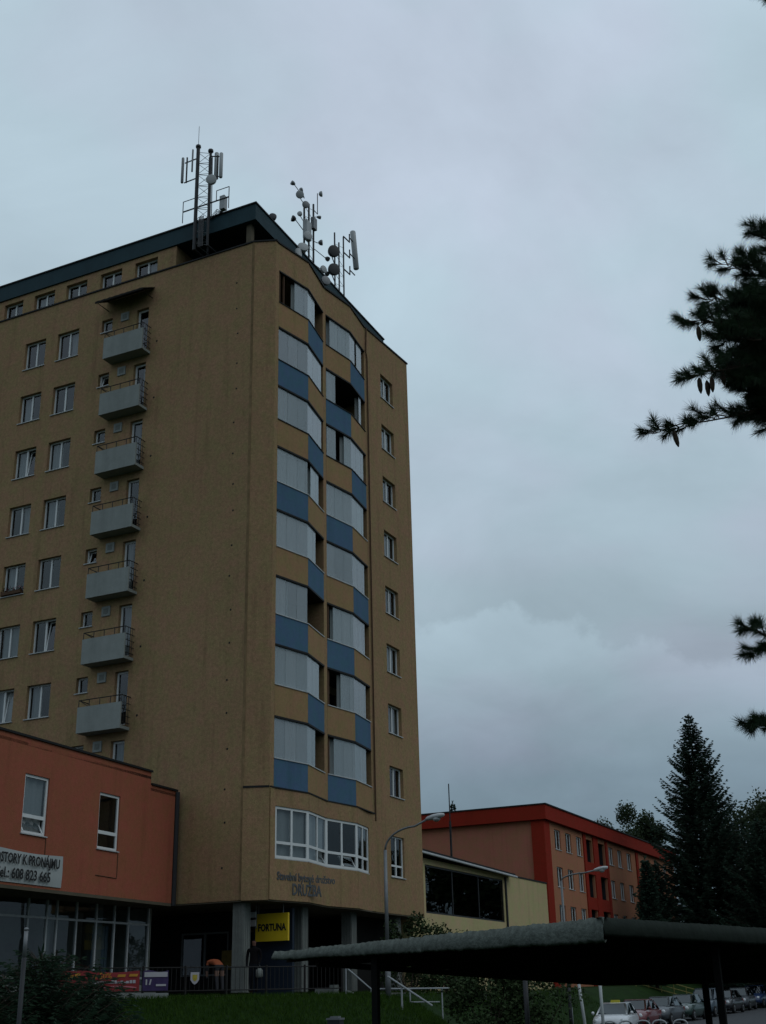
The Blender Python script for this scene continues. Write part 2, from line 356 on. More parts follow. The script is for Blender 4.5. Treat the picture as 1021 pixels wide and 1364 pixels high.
# ------------------------------------------------------------------ ground
def sst(a, b, x):
    t = max(0., min(1., (x-a)/(b-a))); return t*t*(3-2*t)
LN0, LN1 = V((-27.6, 31.8)), V((-20.9, 41.2))
lnd = (LN1-LN0).normalized(); lnn = V((-lnd.y, lnd.x))
def hgt(x, y):
    p = V((x, y))-LN0
    d1 = p.dot(lnn)/8.5; d2 = (-20.9-2.5*sst(49, 57, y)-x)/(3.6 if y > 46 else 3.6+max(0, 46-y)*.5)
    t = min(d1, d2)
    base = -.12*sst(5, 40, y)+.018*max(0, y-62)*(1-sst(250, 400, y)*.8)
    hill = sst(-1, 0.02, t)
    top = 1.9+.012*max(0, y-60)
    return base+(max(top, base)-base)*hill
def ground_grid(name, xs, ys, mt, dz=0, kind='structure'):
    g = MB(); nx, ny = len(xs), len(ys)
    vs = [(x, y, hgt(x, y)+dz) for y in ys for x in xs]
    fs = [(j*nx+i, j*nx+i+1, (j+1)*nx+i+1, (j+1)*nx+i) for j in range(ny-1) for i in range(nx-1)]
    g.add(vs, fs); o = g.build(name, mt, None, True); o['kind'] = kind
    return o
def lin(a, b, n): return [a+(b-a)*i/(n-1) for i in range(n)]
gx = [-3000, -1200, -500, -200, -100, -60, -45]+lin(-36, 6, 60)+[12, 20, 40, 80, 200, 600, 3000]
gy = [-800, -200, -60, -20]+lin(-5, 90, 96)+lin(95, 150, 12)+[180, 220, 300, 400, 700, 1500, 4000]
ground_grid('ground', gx, gy, SOIL)
ground_grid('road', lin(-19.7, -8.0, 16), lin(51, 98, 48), ASPH, .04)
# plaza paving in front of and under the tower
pz = MB(); pz.prism([(-34, 38.0), (-27.3, 33.4), (-22.2, 40.6), (-21.1, 42.0), (-21.1, 53), (-34, 53)], 1.6, 1.93)
tag(pz.build('plaza_pavement', PAVE), kind='structure')

# ------------------------------------------------------------------ apartment tower
XF, YL = -23.65, 38.65
C1, C2 = (-24.55, 38.65), (-23.65, 39.02)
Z5, ZB = 5.07, 9.05
TOPZ = 32.68
T0 = 31.3
tower = thing('apartment_tower', (-35, 45, 2.03), 'tall tan rendered apartment block with blue chequered loggia panels', 'apartment block')
uX, nY = V((1, 0, 0)), V((0, -1, 0)); uY, nX = V((0, 1, 0)), V((1, 0, 0))
# left (entrance-side) facade
ops = []; specs = []
TL = 31.0
for k in range(8):
    T = TL-2.8*k
    for (a, b) in ((-40.45, -39.15), (-37.22, -35.98), (-35.28, -34.02), (-42.5, -41.2), (-45.6, -44.3)):
        ops.append((a, b, T-1.42, T)); specs.append(('w', a, b, T-1.42, T))
    ops.append((-32.70, -32.10, T-.66, T)); specs.append(('s', -32.70, -32.10, T-.66, T))
    ops.append((-30.74, -30.08, T-2.2, T)); specs.append(('d', -30.74, -30.08, T-2.2, T))
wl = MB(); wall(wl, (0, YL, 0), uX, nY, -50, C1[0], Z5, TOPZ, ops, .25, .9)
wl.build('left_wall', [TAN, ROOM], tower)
for i, (t, a, b, z0, z1) in enumerate(specs):
    if t == 'w': wframe(tower, (0, YL, 0), uX, nY, a, b, z0, z1, .22, 2, curtain=rnd.choice((0, .45, .5, .5, .5, 0, 0, .95)), tilt={(0, 1): .16} if rnd.random() < .16 else None)
    elif t == 's': wframe(tower, (0, YL, 0), uX, nY, a, b, z0, z1, .22, 1, curtain=rnd.choice((0, 0, 1)), sill=True, tilt={(0, 0): .12} if i % 3 == 0 else None)
    else: wframe(tower, (0, YL, 0), uX, nY, a, b, z0, z1, .22, 1, (), .08, curtain=rnd.choice((0, .5, 1)), sill=False, name='balcony_door')
# remaining shell: chamfer, back and far walls, soffit, roof deck
sh = MB()
sh.quad((*C1, Z5), (*C2, Z5), (*C2, TOPZ), (*C1, TOPZ))
sh.quad((XF, 52.45, Z5), (-50, 52.45, Z5), (-50, 52.45, 32.9), (XF, 52.45, 32.9))
sh.quad((-50, 52.45, Z5), (-50, YL, Z5), (-50, YL, TOPZ), (-50, 52.45, TOPZ))
sh.build('shell_wall', TAN, tower)
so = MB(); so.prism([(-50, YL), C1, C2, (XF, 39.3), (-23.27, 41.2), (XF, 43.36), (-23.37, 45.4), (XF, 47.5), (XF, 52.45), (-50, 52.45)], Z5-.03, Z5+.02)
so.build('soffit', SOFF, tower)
rd = MB(); rd.prism([(-50, YL+.1), (C1[0], YL+.1), (-23.8, 39.1), (-23.8, 52.3), (-50, 52.3)], 31.7, 31.9); rd.build('roof_deck', DARK, tower)
cj = MB(); cj.box(C1[0]-.09, C1[0]+.02, C1[1]-.012, C1[1]+.03, Z5+.03, TOPZ); cj.build('corner_joint', mat('stained_joint', (.215, .145, .076), .95, .1, .25, 3, streak=.4), tower)
# plinth joint on the chamfer
jb = MB(); jb.obox((C1[0]-.0, C1[1]-.02, ZB-.03), (.9, .37, 0), (.02, -.05, 0), (0, 0, .07)); jb.build('ledge', DARK, tower)
# chamfer lower storey stands slightly proud
lc = MB(); d = V((.37, -.9, 0)).normalized()*.05
lc.hexa([V((*C1, Z5+.001))+d*0, V((*C2, Z5+.001)), V((*C2, Z5+.001))+d, V((*C1, Z5+.001))+d, V((*C1, ZB-.035)), V((*C2, ZB-.035)), V((*C2, ZB-.035))+d, V((*C1, ZB-.035))+d]); lc.build('lower_corner_wall', TAN, tower)

BAYS = [[(XF, 39.3), (-23.27, 41.2), (XF, 43.22)], [(XF, 43.49), (-23.37, 45.4), (XF, 47.4)]]
def seg_prism(p, q, z0, z1, out, inn):
    """wall piece along p->q, between offsets out (outwards) and -inn"""
    p, q = V((*p, 0)), V((*q, 0)); t = (q-p).normalized(); n = V((t.y, -t.x, 0))
    a, b, c, e = p+n*out, q+n*out, q-n*inn, p-n*inn
    Z = V((0, 0, 1))
    return [a+Z*z0, b+Z*z0, c+Z*z0, e+Z*z0, a+Z*z1, b+Z*z1, c+Z*z1, e+Z*z1]
# parapet panels, one object each
for k in range(8):
    T = T0-2.8*k; zs, zb = T-1.57, T-2.8+.05
    if k == 7: zb = ZB+.03
    for bi, B in enumerate(BAYS):
        for h in (0, 1):
            blue = (h == 1) if k % 2 == 0 else (h == 0)
            p, q = B[h], B[h+1]
            ln = (V(q)-V(p)); e = ln.normalized()*.006
            mb = MB(); mb.hexa(seg_prism(V(p)+e, V(q)-e, zb, zs, 0, .13)); mb.build('parapet_panel', BLUE if blue else TAN2, tower)
        sl = MB()
        for h in (0, 1): sl.hexa(seg_prism(B[h], B[h+1], zs, zs+.035, .035, .15))
        sl.build('parapet_sill', SILL if k >= 3 else DARK, tower)
        fl = MB()
        fl.prism([(-25.0, B[0][1]-.1), (B[0][0]+.02, B[0][1]), (B[1][0]+.025, B[1][1]), (B[2][0]+.02, B[2][1]), (-25.0, B[2][1]+.1)], T-2.83 if k < 7 else ZB-.02, (T-2.8+.045) if k < 7 else ZB+.028)
        fl.build('loggia_slab', DARK, tower)
sm = MB()
for p_, q_ in zip([(XF, 39.02), (XF, 39.3), (-23.27, 41.2), (XF, 43.36), (-23.37, 45.4), (XF, 47.5)], [(XF, 39.3), (-23.27, 41.2), (XF, 43.36), (-23.37, 45.4), (XF, 47.5), (XF, 47.56)]):
    sm.hexa(seg_prism(p_, q_, ZB-.02, ZB+.029, .075, .1))
sm.build('ledge', DARK, tower)
# attic above the loggias
for B in BAYS:
    at_ = MB()
    for h in (0, 1): at_.hexa(seg_prism(B[h], B[h+1], T0+.03, TOPZ, 0, .2))
    at_.build('attic_wall', TAN, tower)
    hd = MB()
    for h in (0, 1): hd.hexa(seg_prism(B[h], B[h+1], T0-.03, T0+.029, .03, .2))
    hd.build('window_head', DARK, tower)
pr_ = MB()
pr_.box(-25.0, XF, 39.02, 39.3, ZB, TOPZ); pr_.box(-25.0, XF-.004, 43.22, 43.49, ZB, TOPZ); pr_.box(-25.0, XF, 47.4, 47.56, ZB, TOPZ)
pr_.build('loggia_pier', TAN, tower)
lb = MB(); bops = []
for k in range(8):
    T = T0-2.8*k
    for B in BAYS:
        y0 = B[0][1]; bops += [(y0+.5, y0+1.3, T-2.6, T-.35), (y0+1.9, y0+3.3, T-1.7, T-.35)]
wall(lb, (-25.0, 0, 0), uY, nX, 39.0, 47.6, ZB, T0+.2, bops, .1, .3); lb.build('loggia_back_wall', [LOGG, ROOM], tower)
lc_ = MB(); lc_.box(-25.0, -23.85, 39.3, 47.4, T0+.03, T0+.15); lc_.build('loggia_ceiling', LOGG, tower)
# loggia glazing: spans as fractions of the bay's front
GL = {(0, 0): [(.27, .74)], (0, 1): [(0, .96)], (0, 2): [(0, .96)], (0, 3): [(0, .50), (.60, .86)], (0, 4): [(0, .76)], (0, 5): [(0, .50)], (0, 6): [(0, .86)], (0, 7): [(0, .74)],
      (1, 0): [(.09, .68), (.74, .92)], (1, 1): [(.02, .20), (.80, .88)], (1, 2): [(.02, .20), (.36, .93)], (1, 3): [(0, .90)], (1, 4): [(0, .90)], (1, 5): [(.12, .88)], (1, 6): [(.25, .88)], (1, 7): [(.12, .86)]}
def bay_pt(B, f):
    a, b, c = [V(p) for p in B]
    return a+(b-a)*(f*2) if f <= .5 else b+(c-b)*(f*2-1)
for (bi, k), spans in GL.items():
    T = T0-2.8*k; B = BAYS[bi]
    for (f0, f1) in spans:
        cuts = [f0]; st = .165
        while cuts[-1]+st < f1-.03:
            nx = cuts[-1]+st
            if cuts[-1] < .5 < nx+.02: nx = .5
            if nx <= cuts[-1]+.02: nx = cuts[-1]+st
            cuts.append(nx)
        cuts.append(f1)
        for a, b in zip(cuts, cuts[1:]):
            p, q = bay_pt(B, a), bay_pt(B, b); e = (q-p).normalized()*.006
            g = MB(); g.hexa(seg_prism(p+e, q-e, T-1.57+.04, T-.035, -.04, .052)); g.build('glass_panel', LGLASS, tower)
        if rnd.random() < .75:
            cu = MB(); n_ = 40; g0, g1 = (f0, f1) if rnd.random() < .6 else (f0, (f0+f1)/2)
            off = .22
            for i in range(n_):
                a = g0+(g1-g0)*i/n_; b = g0+(g1-g0)*(i+1)/n_
                p, q = bay_pt(B, a), bay_pt(B, b)
                p = V((p.x-off-.04*math.sin(i*1.3+k), p.y, 0)); q = V((q.x-off-.04*math.sin((i+1)*1.3+k), q.y, 0))
                Z = V((0, 0, 1)); cu.quad(p+Z*(T-1.75), q+Z*(T-1.75), q+Z*(T-.06), p+Z*(T-.06))
            cu.build('curtain', CURT, tower, True)
# brown frames at open ends of the top loggias
bf = MB()
for f in (.03, .10): 
    p = bay_pt(BAYS[0], f); bf.box(p.x-.12, p.x-.05, p.y-.03, p.y+.03, T0-1.53, T0-.04)
bf.build('timber_post', BROWN, tower)
for k, bi in ((5, 1), (7, 1), (6, 1), (2, 1)):
    T = T0-2.8*k; p = bay_pt(BAYS[bi], .05); b_ = MB(); b_.box(p.x-.16, p.x-.08, p.y-.05, p.y+.06, T-1.53, T-.04); b_.build('timber_post', BROWN, tower)
# first-floor office storey
off = .05
zw0, zw1 = 6.55, 8.40
fo_ = MB()
pts = [(XF, 39.02), (XF, 39.36), (-23.27, 41.2), (XF, 43.3), (-23.37, 45.4), (XF, 46.95), (XF, 47.56)]
for i, (p, q) in enumerate(zip(pts, pts[1:])):
    if 1 <= i <= 4:
        fo_.hexa(seg_prism(p, q, Z5+.021, zw0, off, .25)); fo_.hexa(seg_prism(p, q, zw1, ZB-.021, off, .25))
    else: fo_.hexa(seg_prism(p, q, Z5+.021, ZB-.021, off, .25))
fo_.box(-25.2, -25.1, 39.1, 47.4, 6.0, 9.0, 1)
fo_.box(-25.1, -23.9, 39.1, 47.4, 6.3, 6.4, 1); fo_.box(-25.1, -23.95, 39.1, 47.4, 8.5, 8.6, 1)
fo_.build('office_wall', [TAN, ROOM], tower)
for i in range(1, 5):
    p, q = V((*pts[i], 0)), V((*pts[i+1], 0)); u = (q-p).normalized(); n = V((u.y, -u.x, 0)); ln = (q-p).length
    wframe(tower, p, u, n, .0 if i > 1 else .03, ln, zw0, zw1, 0.05, 2, (.30,), .095, .10, tilt={(0, 1): .22} if i in (2, 3) else None, curtain=(1 if i < 3 else 0), name='office_window')
# right part of the front
fops = []; fsp = []
for k in range(8):
    T = 30.95-2.8*k; fops.append((49.2, 50.6, T-1.32, T)); fsp.append((49.2, 50.6, T-1.32, T))
fops.append((49.15, 50.5, 6.6, 8.32))
fr_ = MB(); wall(fr_, (XF, 0, 0), uY, nX, 47.56, 52.45, Z5, TOPZ, fops, .25, .9)
fr_.quad((XF, 47.56, TOPZ), (XF, 52.45, TOPZ), (XF, 52.45, 33.02), (XF, 47.56, TOPZ+.02))
fr_.build('front_wall', [TAN, ROOM], tower)
for (a, b, c, d_) in fsp: wframe(tower, (XF, 0, 0), uY, nX, a, b, c, d_, .22, 2, curtain=rnd.choice((.5, .5, 1, 0)))
wframe(tower, (XF, 0, 0), uY, nX, 49.15, 50.5, 6.6, 8.32, .15, 2, (.28,))
dp = MB(); dp.tube([(XF+.06, 47.62, ZB-.3), (XF+.06, 47.62, 31.0), (XF+.06, 47.50, 31.3), (XF+.06, 47.58, TOPZ)], .035, 8); dp.build('drainpipe', BROWN, tower)
# flashing along the roof edges
fl = MB()
fl.box(-50, C1[0], YL-.05, YL+.25, TOPZ, TOPZ+.07)
fl.hexa([V((*C1, TOPZ))+V((0, -.05, 0)), V((*C2, TOPZ))+V((.05, -.03, 0)), V((*C2, TOPZ))+V((-.2, .3, 0)), V((*C1, TOPZ))+V((-.1, .3, 0)), V((*C1, TOPZ+.07))+V((0, -.05, 0)), V((*C2, TOPZ+.07))+V((.05, -.03, 0)), V((*C2, TOPZ+.07))+V((-.2, .3, 0)), V((*C1, TOPZ+.07))+V((-.1, .3, 0))])
zz = [(XF, 39.02), (XF, 39.3), (-23.27, 41.2), (XF, 43.36), (-23.37, 45.4), (XF, 47.5)]
for p, q in zip(zz, zz[1:]): fl.hexa(seg_prism(p, q, TOPZ+.001, TOPZ+.075, .05, .25))
fl.hexa([(XF+.05, 47.5, TOPZ+.02), (XF+.05, 52.5, 33.02), (XF-.2, 52.5, 33.02), (XF-.2, 47.5, TOPZ+.02), (XF+.05, 47.5, TOPZ+.09), (XF+.05, 52.5, 33.10), (XF-.2, 52.5, 33.10), (XF-.2, 47.5, TOPZ+.09)])
fl.build('roof_flashing', DARK, tower)
# penthouse
pw = [(-43.0, -41.8), (-40.9, -39.7), (-38.86, -37.7), (-37.0, -35.75), (-35.06, -33.82), (-33.04, -31.8), (-31.05, -29.78)]
ph = MB(); wall(ph, (0, YL+.06, 0), uX, nY, -50, -28.75, TOPZ+.07, 33.9, [(a, b, 32.82, 33.62) for a, b in pw], .28, .8)
ph.quad((-28.75, YL+.06, 32.0), (-28.75, 52, 32.0), (-28.75, 52, 33.9), (-28.75, YL+.06, 33.9)); ph.build('penthouse_wall', [TAN, ROOM], tower)
for a, b in pw: wframe(tower, (0, YL+.06, 0), uX, nY, a, b, 32.82, 33.62, .25, 2, curtain=rnd.choice((0, .5)), sill=False)
pr2 = MB(); pr2.prism([(-50.3, YL-.02), (-24.5, YL-.02), (-24.85, 52.2), (-50.3, 52.2)], 33.88, 34.70); pr2.build('penthouse_roof', FASC, tower)
rt = MB(); rt.prism([(-50.4, YL-.07), (-24.45, YL-.07), (-24.8, 52.25), (-50.4, 52.25)], 34.70, 34.77); rt.build('roof_edge_trim', DARK, tower)
for tb in ((-25.1, -24.85, 38.85, 39.1), (-26.9, -26.7, 40.8, 41.0)):
    tp = MB(); tp.box(*tb, 31.9, 33.879); tp.build('terrace_post', SOFF, tower)
# balconies on the left facade (the lowest is hidden by the wing's roof)
for k in range(8):
    T = TL-2.8*k; yf = 38.10; x0, x1 = -32.02, -29.88
    b = MB(); b.box(x0, x1, yf, YL-.002, T-2.46, T-2.34); b.box(x0, x1, yf-.07, yf-.001, T-2.46, T-1.42); b.box(x0, x0+.05, yf, YL-.002, T-2.338, T-1.42)
    bo = b.build('balcony', GREYC, tower)
    r_ = MB(); zt = T-1.14
    r_.tube([(x0+.02, YL, zt), (x0+.02, yf-.03, zt), (x1-.02, yf-.03, zt), (x1-.02, YL, zt)], .022, 5)
    for i in range(5):
        x = x0+.03+(x1-x0-.06)*i/4; r_.tube([(x, yf-.035, T-1.42), (x, yf-.035, zt)], .018, 5)
    r_.tube([(x0+.05, yf-.035, zt), (x0+.5, yf-.035, T-1.42)], .015, 5)
    for i in range(4): r_.tube([(x1-.02, yf, T-2.2+.26*i), (x1-.02, YL, T-2.2+.26*i)], .016, 5)
    for yy in (yf+.15, yf+.3, yf+.42): r_.tube([(x1-.02, yy, T-2.34), (x1-.02, yy, zt)], .012, 5)
    r_.build('balcony_railing', RUST, bo)
    vn = MB(); vn.box(-31.60, -31.17, YL-.05, YL-.001, T-.36, T+.06); vn.box(-31.5, -31.27, YL-.06, YL-.05, T-.26, T-.04, 1); vn.build('vent_grille', [GREYC, CONC], tower)
fb = thing('flower_box', (-36.6, 38.5, 18.42), 'window box of small pink flowers on a tower window sill', 'flower box')
d = MB(); d.box(-37.15, -36.05, YL-.12, YL+.06, 18.42, 18.56); d.build('box', BROWN, fb)
d = MB(); r = random.Random(12)
for i in range(220):
    q = V((r.uniform(-37.2, -36.0), YL-.03+r.uniform(-.12, .08), 18.56+r.random()**1.5*.2)); u_ = V((r.gauss(0, 1), r.gauss(0, 1), r.gauss(0, 1))).normalized()*.03; v_ = u_.cross(V((.3, .5, .8))).normalized()*.025
    d.quad(q-u_, q+v_, q+u_, q-v_, 1 if r.random() < .3 else 0)
d.build('flowers', [LEAF, mat('pink_petal', (.30, .06, .08), .8, .2, .2, 9)], fb)
# canopy above the top balcony
cn = MB()
for i in range(16):
    x = -32.45+i*.165; z = .02*(i % 2)
    cn.hexa([(x, 37.75, 31.42+z), (x+.165, 37.75, 31.44-z), (x+.165, YL-.01, 31.95-z), (x, YL-.01, 31.93+z), (x, 37.75, 31.45+z), (x+.165, 37.75, 31.47-z), (x+.165, YL-.01, 31.98-z), (x, YL-.01, 31.96+z)])
co_ = cn.build('balcony_canopy', DARK, tower)
cb = MB()
for x in (-32.35, -29.9): cb.tube([(x, YL-.02, 31.4), (x, 37.8, 31.40), (x, YL-.02, 31.9)], .025, 5)
cb.tube([(-32.45, 37.78, 31.40), (-29.8, 37.78, 31.40)], .03, 5); cb.build('canopy_bracket', RUST, co_)
# small dark fixings left in the render
for i in range(19):
    z = 31.0-1.37*i+rnd.uniform(-.15, .15); x = -25.35+rnd.uniform(-.06, .06)
    h = MB(); h.lathe((x, YL-.012, z), (0, 1, 0), [(0, .035), (.02, .05)], 7); h.build('wall_fixing', DARK, tower)
for k in range(8):
    h = MB(); h.lathe((-29.55, YL-.012, TL-2.8*k-1.9), (0, 1, 0), [(0, .04), (.02, .06)], 7); h.build('wall_fixing', DARK, tower)
# lettering on the office storey
LET = mat('grey_letters', (.075, .08, .085), .7, .3, .1, 6)
p, q = V((*pts[1], 0)), V((*pts[2], 0)); u = V((0, 1, 0))
su = (q-p).normalized(); sn = V((su.y, -su.x, 0))
text_part('lettering', 'Stavební bytové družstvo', .40, p+su*1.74+sn*(off+.012)+V((0, 0, 5.92)), su, (0, 0, 1), LET, tower, .01, sx=.80, bold=.006)
text_part('lettering', 'DRUŽBA', .56, p+su*1.75+sn*(off+.012)+V((0, 0, 5.48)), su, (0, 0, 1), LET, tower, .01, sx=.74, bold=.012)

# columns and ground-floor shops under the tower
for (cx, cy) in ((-24.8, 39.1), (-24.3, 42.4), (-24.3, 46.4), (-24.3, 50.6), (-29.5, 39.1)):
    c = MB()
    c.box(cx-.23, cx+.23, cy-.23, cy+.23, 2.03, Z5-.031)
    for i in range(4):
        t = -.19+.127*i
        c.box(cx+t-.02, cx+t+.02, cy-.245, cy-.231, 2.05, Z5-.04); c.box(cx+.231, cx+.245, cy+t-.02, cy+t+.02, 2.05, Z5-.04)
    c.build('column', CONC, tower)
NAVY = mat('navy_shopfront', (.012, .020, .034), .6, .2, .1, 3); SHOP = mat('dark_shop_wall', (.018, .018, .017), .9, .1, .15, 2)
sp = MB()
sp.box(-25.4, -23.75, 40.9, 41.05, 1.93, 4.9)
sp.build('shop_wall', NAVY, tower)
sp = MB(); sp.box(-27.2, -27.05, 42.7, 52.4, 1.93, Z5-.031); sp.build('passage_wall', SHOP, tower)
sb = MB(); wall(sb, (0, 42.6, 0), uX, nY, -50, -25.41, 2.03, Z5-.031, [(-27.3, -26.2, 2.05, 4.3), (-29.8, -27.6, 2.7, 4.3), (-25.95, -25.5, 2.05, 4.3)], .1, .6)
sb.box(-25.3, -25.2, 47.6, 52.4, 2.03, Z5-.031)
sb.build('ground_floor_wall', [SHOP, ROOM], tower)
wframe(tower, (0, 42.6, 0), uX, nY, -29.8, -27.6, 2.7, 4.3, .06, 2, fmat=STEEL, sill=False, name='shop_window')
wframe(tower, (0, 42.6, 0), uX, nY, -27.3, -26.2, 2.05, 4.3, .06, 1, fmat=BROWN, sill=False, name='shop_door')
nb_ = MB(); nb_.box(-27.8, -26.6, 42.45, 42.58, 2.9, 3.6); nb_.build('notice_board', mat('ochre_board', (.16, .11, .03), .8, .2, .2, 6), tower)
yp = MB(); yp.box(-26.15, -25.9, 42.48, 42.58, 2.1, 3.3); yp.build('door_panel', mat('ochre_panel', (.13, .10, .02), .8, .2, .15, 6), tower)

# ------------------------------------------------------------------ signs under the tower
YEL = mat('yellow_sign', (.62, .43, .015), .5, .3, .05, 3); BLKL = mat('black_letters', (.012, .012, .012), .6, .3, .1, 5)
s = thing('shop_sign', (-24.4, 40.5, 3.7), 'yellow shop sign with black lettering hung under the tower', 'sign')
b = MB(); b.box(-25.05, -23.68, 40.45, 40.56, 3.76, 4.72); b.build('sign_board', YEL, s)
text_part('lettering', 'FORTUNA', .34, (-24.35, 40.445, 4.22), (1, 0, 0), (0, 0, 1), BLKL, s, .004, sx=.74, bold=.014)
b = MB()
for x in (-24.95, -23.9): b.tube([(x, 40.5, 4.72), (x, 40.5, 5.05)], .02, 6)
b.build('hanger', STEEL, s)
s = thing('projecting_sign', (-25.2, 39.6, 3.9), 'small pale blue-white sign beside the ribbed corner column', 'sign')
b = MB(); b.box(-25.16, -24.84, 40.1, 40.15, 4.28, 4.50); b.build('sign_board', SILL, s)
b = MB(); b.box(-25.16, -24.84, 40.1, 40.15, 4.58, 4.78); b.build('sign_board', mat('pale_sign', (.40, .46, .48), .5, .3, .1, 9), s)
b = MB(); b.box(-24.88, -24.84, 40.16, 40.2, 4.2, 5.03); b.build('bracket', STEEL, s)

# ------------------------------------------------------------------ red wing
wing = thing('red_wing_building', (-30, 33, 2.0), 'low brick-red rendered wing raised over a glazed ground floor', 'building')
A_, B_ = V((-26.62, 28.6, 0)), V((-27.33, 38.55, 0))
wu = (B_-A_).normalized(); wn = V((wu.y, -wu.x, 0)); WLn = (B_-A_).length
yt = lambda y: (y-28.6)/(38.55-28.6)*WLn
wops = [(yt(29.5), yt(30.72), 6.66, 8.46), (yt(33.5), yt(34.72), 6.58, 8.43), (yt(25.5), yt(26.72), 6.66, 8.46)]
ww = MB(); wall(ww, A_, wu, wn, -9, yt(36.6), 5.1, 9.55, wops, .14, .9)
wall(ww, A_, wu, wn, yt(36.6), WLn-.25, 5.1, 9.10, [], .14, .9)
pA = A_+wu*(-9); pB = A_+wu*yt(36.6); pC = A_+wu*(WLn-.25)
def vq(p, q, z0, z1): ww.quad((p.x, p.y, z0), (q.x, q.y, z0), (q.x, q.y, z1), (p.x, p.y, z1))
vq(pB, pB+V((-14, 0, 0)), 9.1, 9.55); vq(pC, pC+V((-14, 0, 0)), 5.1, 9.1); vq(pA, pA+V((-14, 0, 0)), 5.1, 9.55)
ww.quad(pA+V((-14, 0, 5.1)), pB+V((-14, 0, 5.1)), pB+V((-14, 0, 9.5)), pA+V((-14, 0, 9.5)))
ww.build('wall', [REDR, ROOM], wing)
rf = MB(); rf.prism([(pA.x, pA.y), (pB.x, pB.y), (pB.x-14, pB.y), (pA.x-14, pA.y)], 9.3, 9.4); rf.prism([(pB.x, pB.y), (pC.x, pC.y), (pC.x-14, pC.y), (pB.x-14, pB.y)], 8.9, 9.0); rf.build('roof', DARK, wing)
fl = MB()
def cap(p, q, z):
    fl.hexa([p+wn*.06+V((0, 0, z)), q+wn*.06+V((0, 0, z)), q-wn*.25+V((0, 0, z)), p-wn*.25+V((0, 0, z)), p+wn*.06+V((0, 0, z+.07)), q+wn*.06+V((0, 0, z+.07)), q-wn*.25+V((0, 0, z+.07)), p-wn*.25+V((0, 0, z+.07))])
cap(pA, pB+wu*.04, 9.551); cap(pB+wu*.045, pC+wu*.1, 9.101); fl.build('roof_flashing', DARK, wing)
so = MB(); so.prism([(pA.x, pA.y), (pC.x, pC.y), (pC.x-14, pC.y), (pA.x-14, pA.y)], 5.0, 5.099); so.build('soffit', SOFF, wing)
dp = MB(); e = pC+wu*.09+wn*.04; dp.tube([e+V((0, 0, 9.08)), e+V((0, 0, 5.02))], .09, 8); dp.build('drainpipe', BLACKP, wing)
wframe(wing, A_, wu, wn, *wops[0], .11, 1, (.30,), .085, .11, tilt={(0, 0): .2}, curtain=1)
wframe(wing, A_, wu, wn, *wops[1], .11, 1, (.30,), .085, .11)
wframe(wing, A_, wu, wn, *wops[2], .11, 1, (.30,), .085, .11)
# stain lines / cable run under the second window
cbz = MB(); a = yt(34.74)
for u0, z0, u1, z1 in ((a, 6.5, a, 5.72), (yt(33.5), 5.72, a, 5.70), (yt(30.74), 6.6, yt(30.74), 6.05)):
    cbz.tube([A_+wu*u0+wn*.012+V((0, 0, z0)), A_+wu*u1+wn*.012+V((0, 0, z1))], .016, 4)
cbz.build('cable', BROWN, wing)
# glazed ground floor, set back
gf = MB(); GX = -28.5; pane_i = 0
ymull = [24.0, 26.5, 29.0, 32.15, 33.05, 33.55, 34.55, 35.6, 36.6, 37.4, 38.6]
for i, y in enumerate(ymull): gf.box(GX-.04, GX+.04, y-.035, y+.035, 2.1, 4.999)
for z in (2.6, 4.42): gf.box(GX-.03, GX+.03, 24.0, 38.6, z-.035, z+.035)
gfo = gf.build('glazing_frame', SILL, wing)
for y0, y1 in zip(ymull, ymull[1:]):
    for z0, z1 in ((2.1, 2.565), (2.635, 4.385), (4.455, 4.99)):
        g = MB(); g.quad((GX, y0+.035, z0), (GX, y1-.035, z0), (GX, y1-.035, z1), (GX, y0+.035, z1)); g.build('pane', GLASS, gfo)
iw = MB(); iw.box(-31.6, -31.5, 22, 38.6, 2.0, 5.0); iw.box(-31.5, -28.4, 38.62, 38.64, 2.0, 5.0); iw.build('interior_wall', mat('shop_interior', (.22, .23, .20), .9, .1, .2, 1.5), wing)
fl_ = MB(); fl_.box(-40, -28.0, 20, 38.6, 1.6, 2.1); fl_.build('floor_slab', PAVE, wing)
for y in (33.3, 36.0): 
    c = MB(); c.box(-28.95, -28.65, y-.17, y+.17, 2.1, 4.999); c.build('column', CONC, wing)
bl = MB()
for i in range(5): bl.box(-28.75, -28.70, 35.7+.18*i, 35.85+.18*i, 2.5, 4.3)
bl.build('blind', mat('blue_grey_blind', (.10, .13, .15), .9, .1, .1, 5), wing)
lw = MB(); lw.box(-27.9, -27.6, 24, 38.0, 1.6, 2.35); lw.build('plinth_wall', CONC, wing)
# banner on the wing
ban = thing('wall_banner', (A_.x, 31, 5.3), 'white cloth rental banner with black lettering across the red wall', 'banner')
def banner_sheet(A, u, n, u0, u1, z0, z1, bulge, mt, name, parent, tilt=0.):
    b = MB(); nu, nz = 26, 8
    vs = []
    for j in range(nz+1):
        for i in range(nu+1):
            a, c = i/nu, j/nz
            d = bulge*(.5+.35*math.sin(a*23+c*3)+.3*math.sin(a*9-c*6+1))
            vs.append(A+u*(u0+(u1-u0)*a)+V((0, 0, z0+(z1-z0)*c+tilt*a+.03*math.sin(a*7)*(c)))+n*(.02+d*math.sin(PI*c)*.8+.012))
    fs = [(j*(nu+1)+i, j*(nu+1)+i+1, (j+1)*(nu+1)+i+1, (j+1)*(nu+1)+i) for j in range(nz) for i in range(nu)]
    b.add(vs, fs); return b.build(name, mt, parent, True)
CLOTH = mat('banner_cloth', (.36, .38, .37), .9, .1, .06, 3)
banner_sheet(A_, wu, wn, yt(26.9), yt(31.66), 5.18, 6.12, .045, CLOTH, 'cloth', ban)
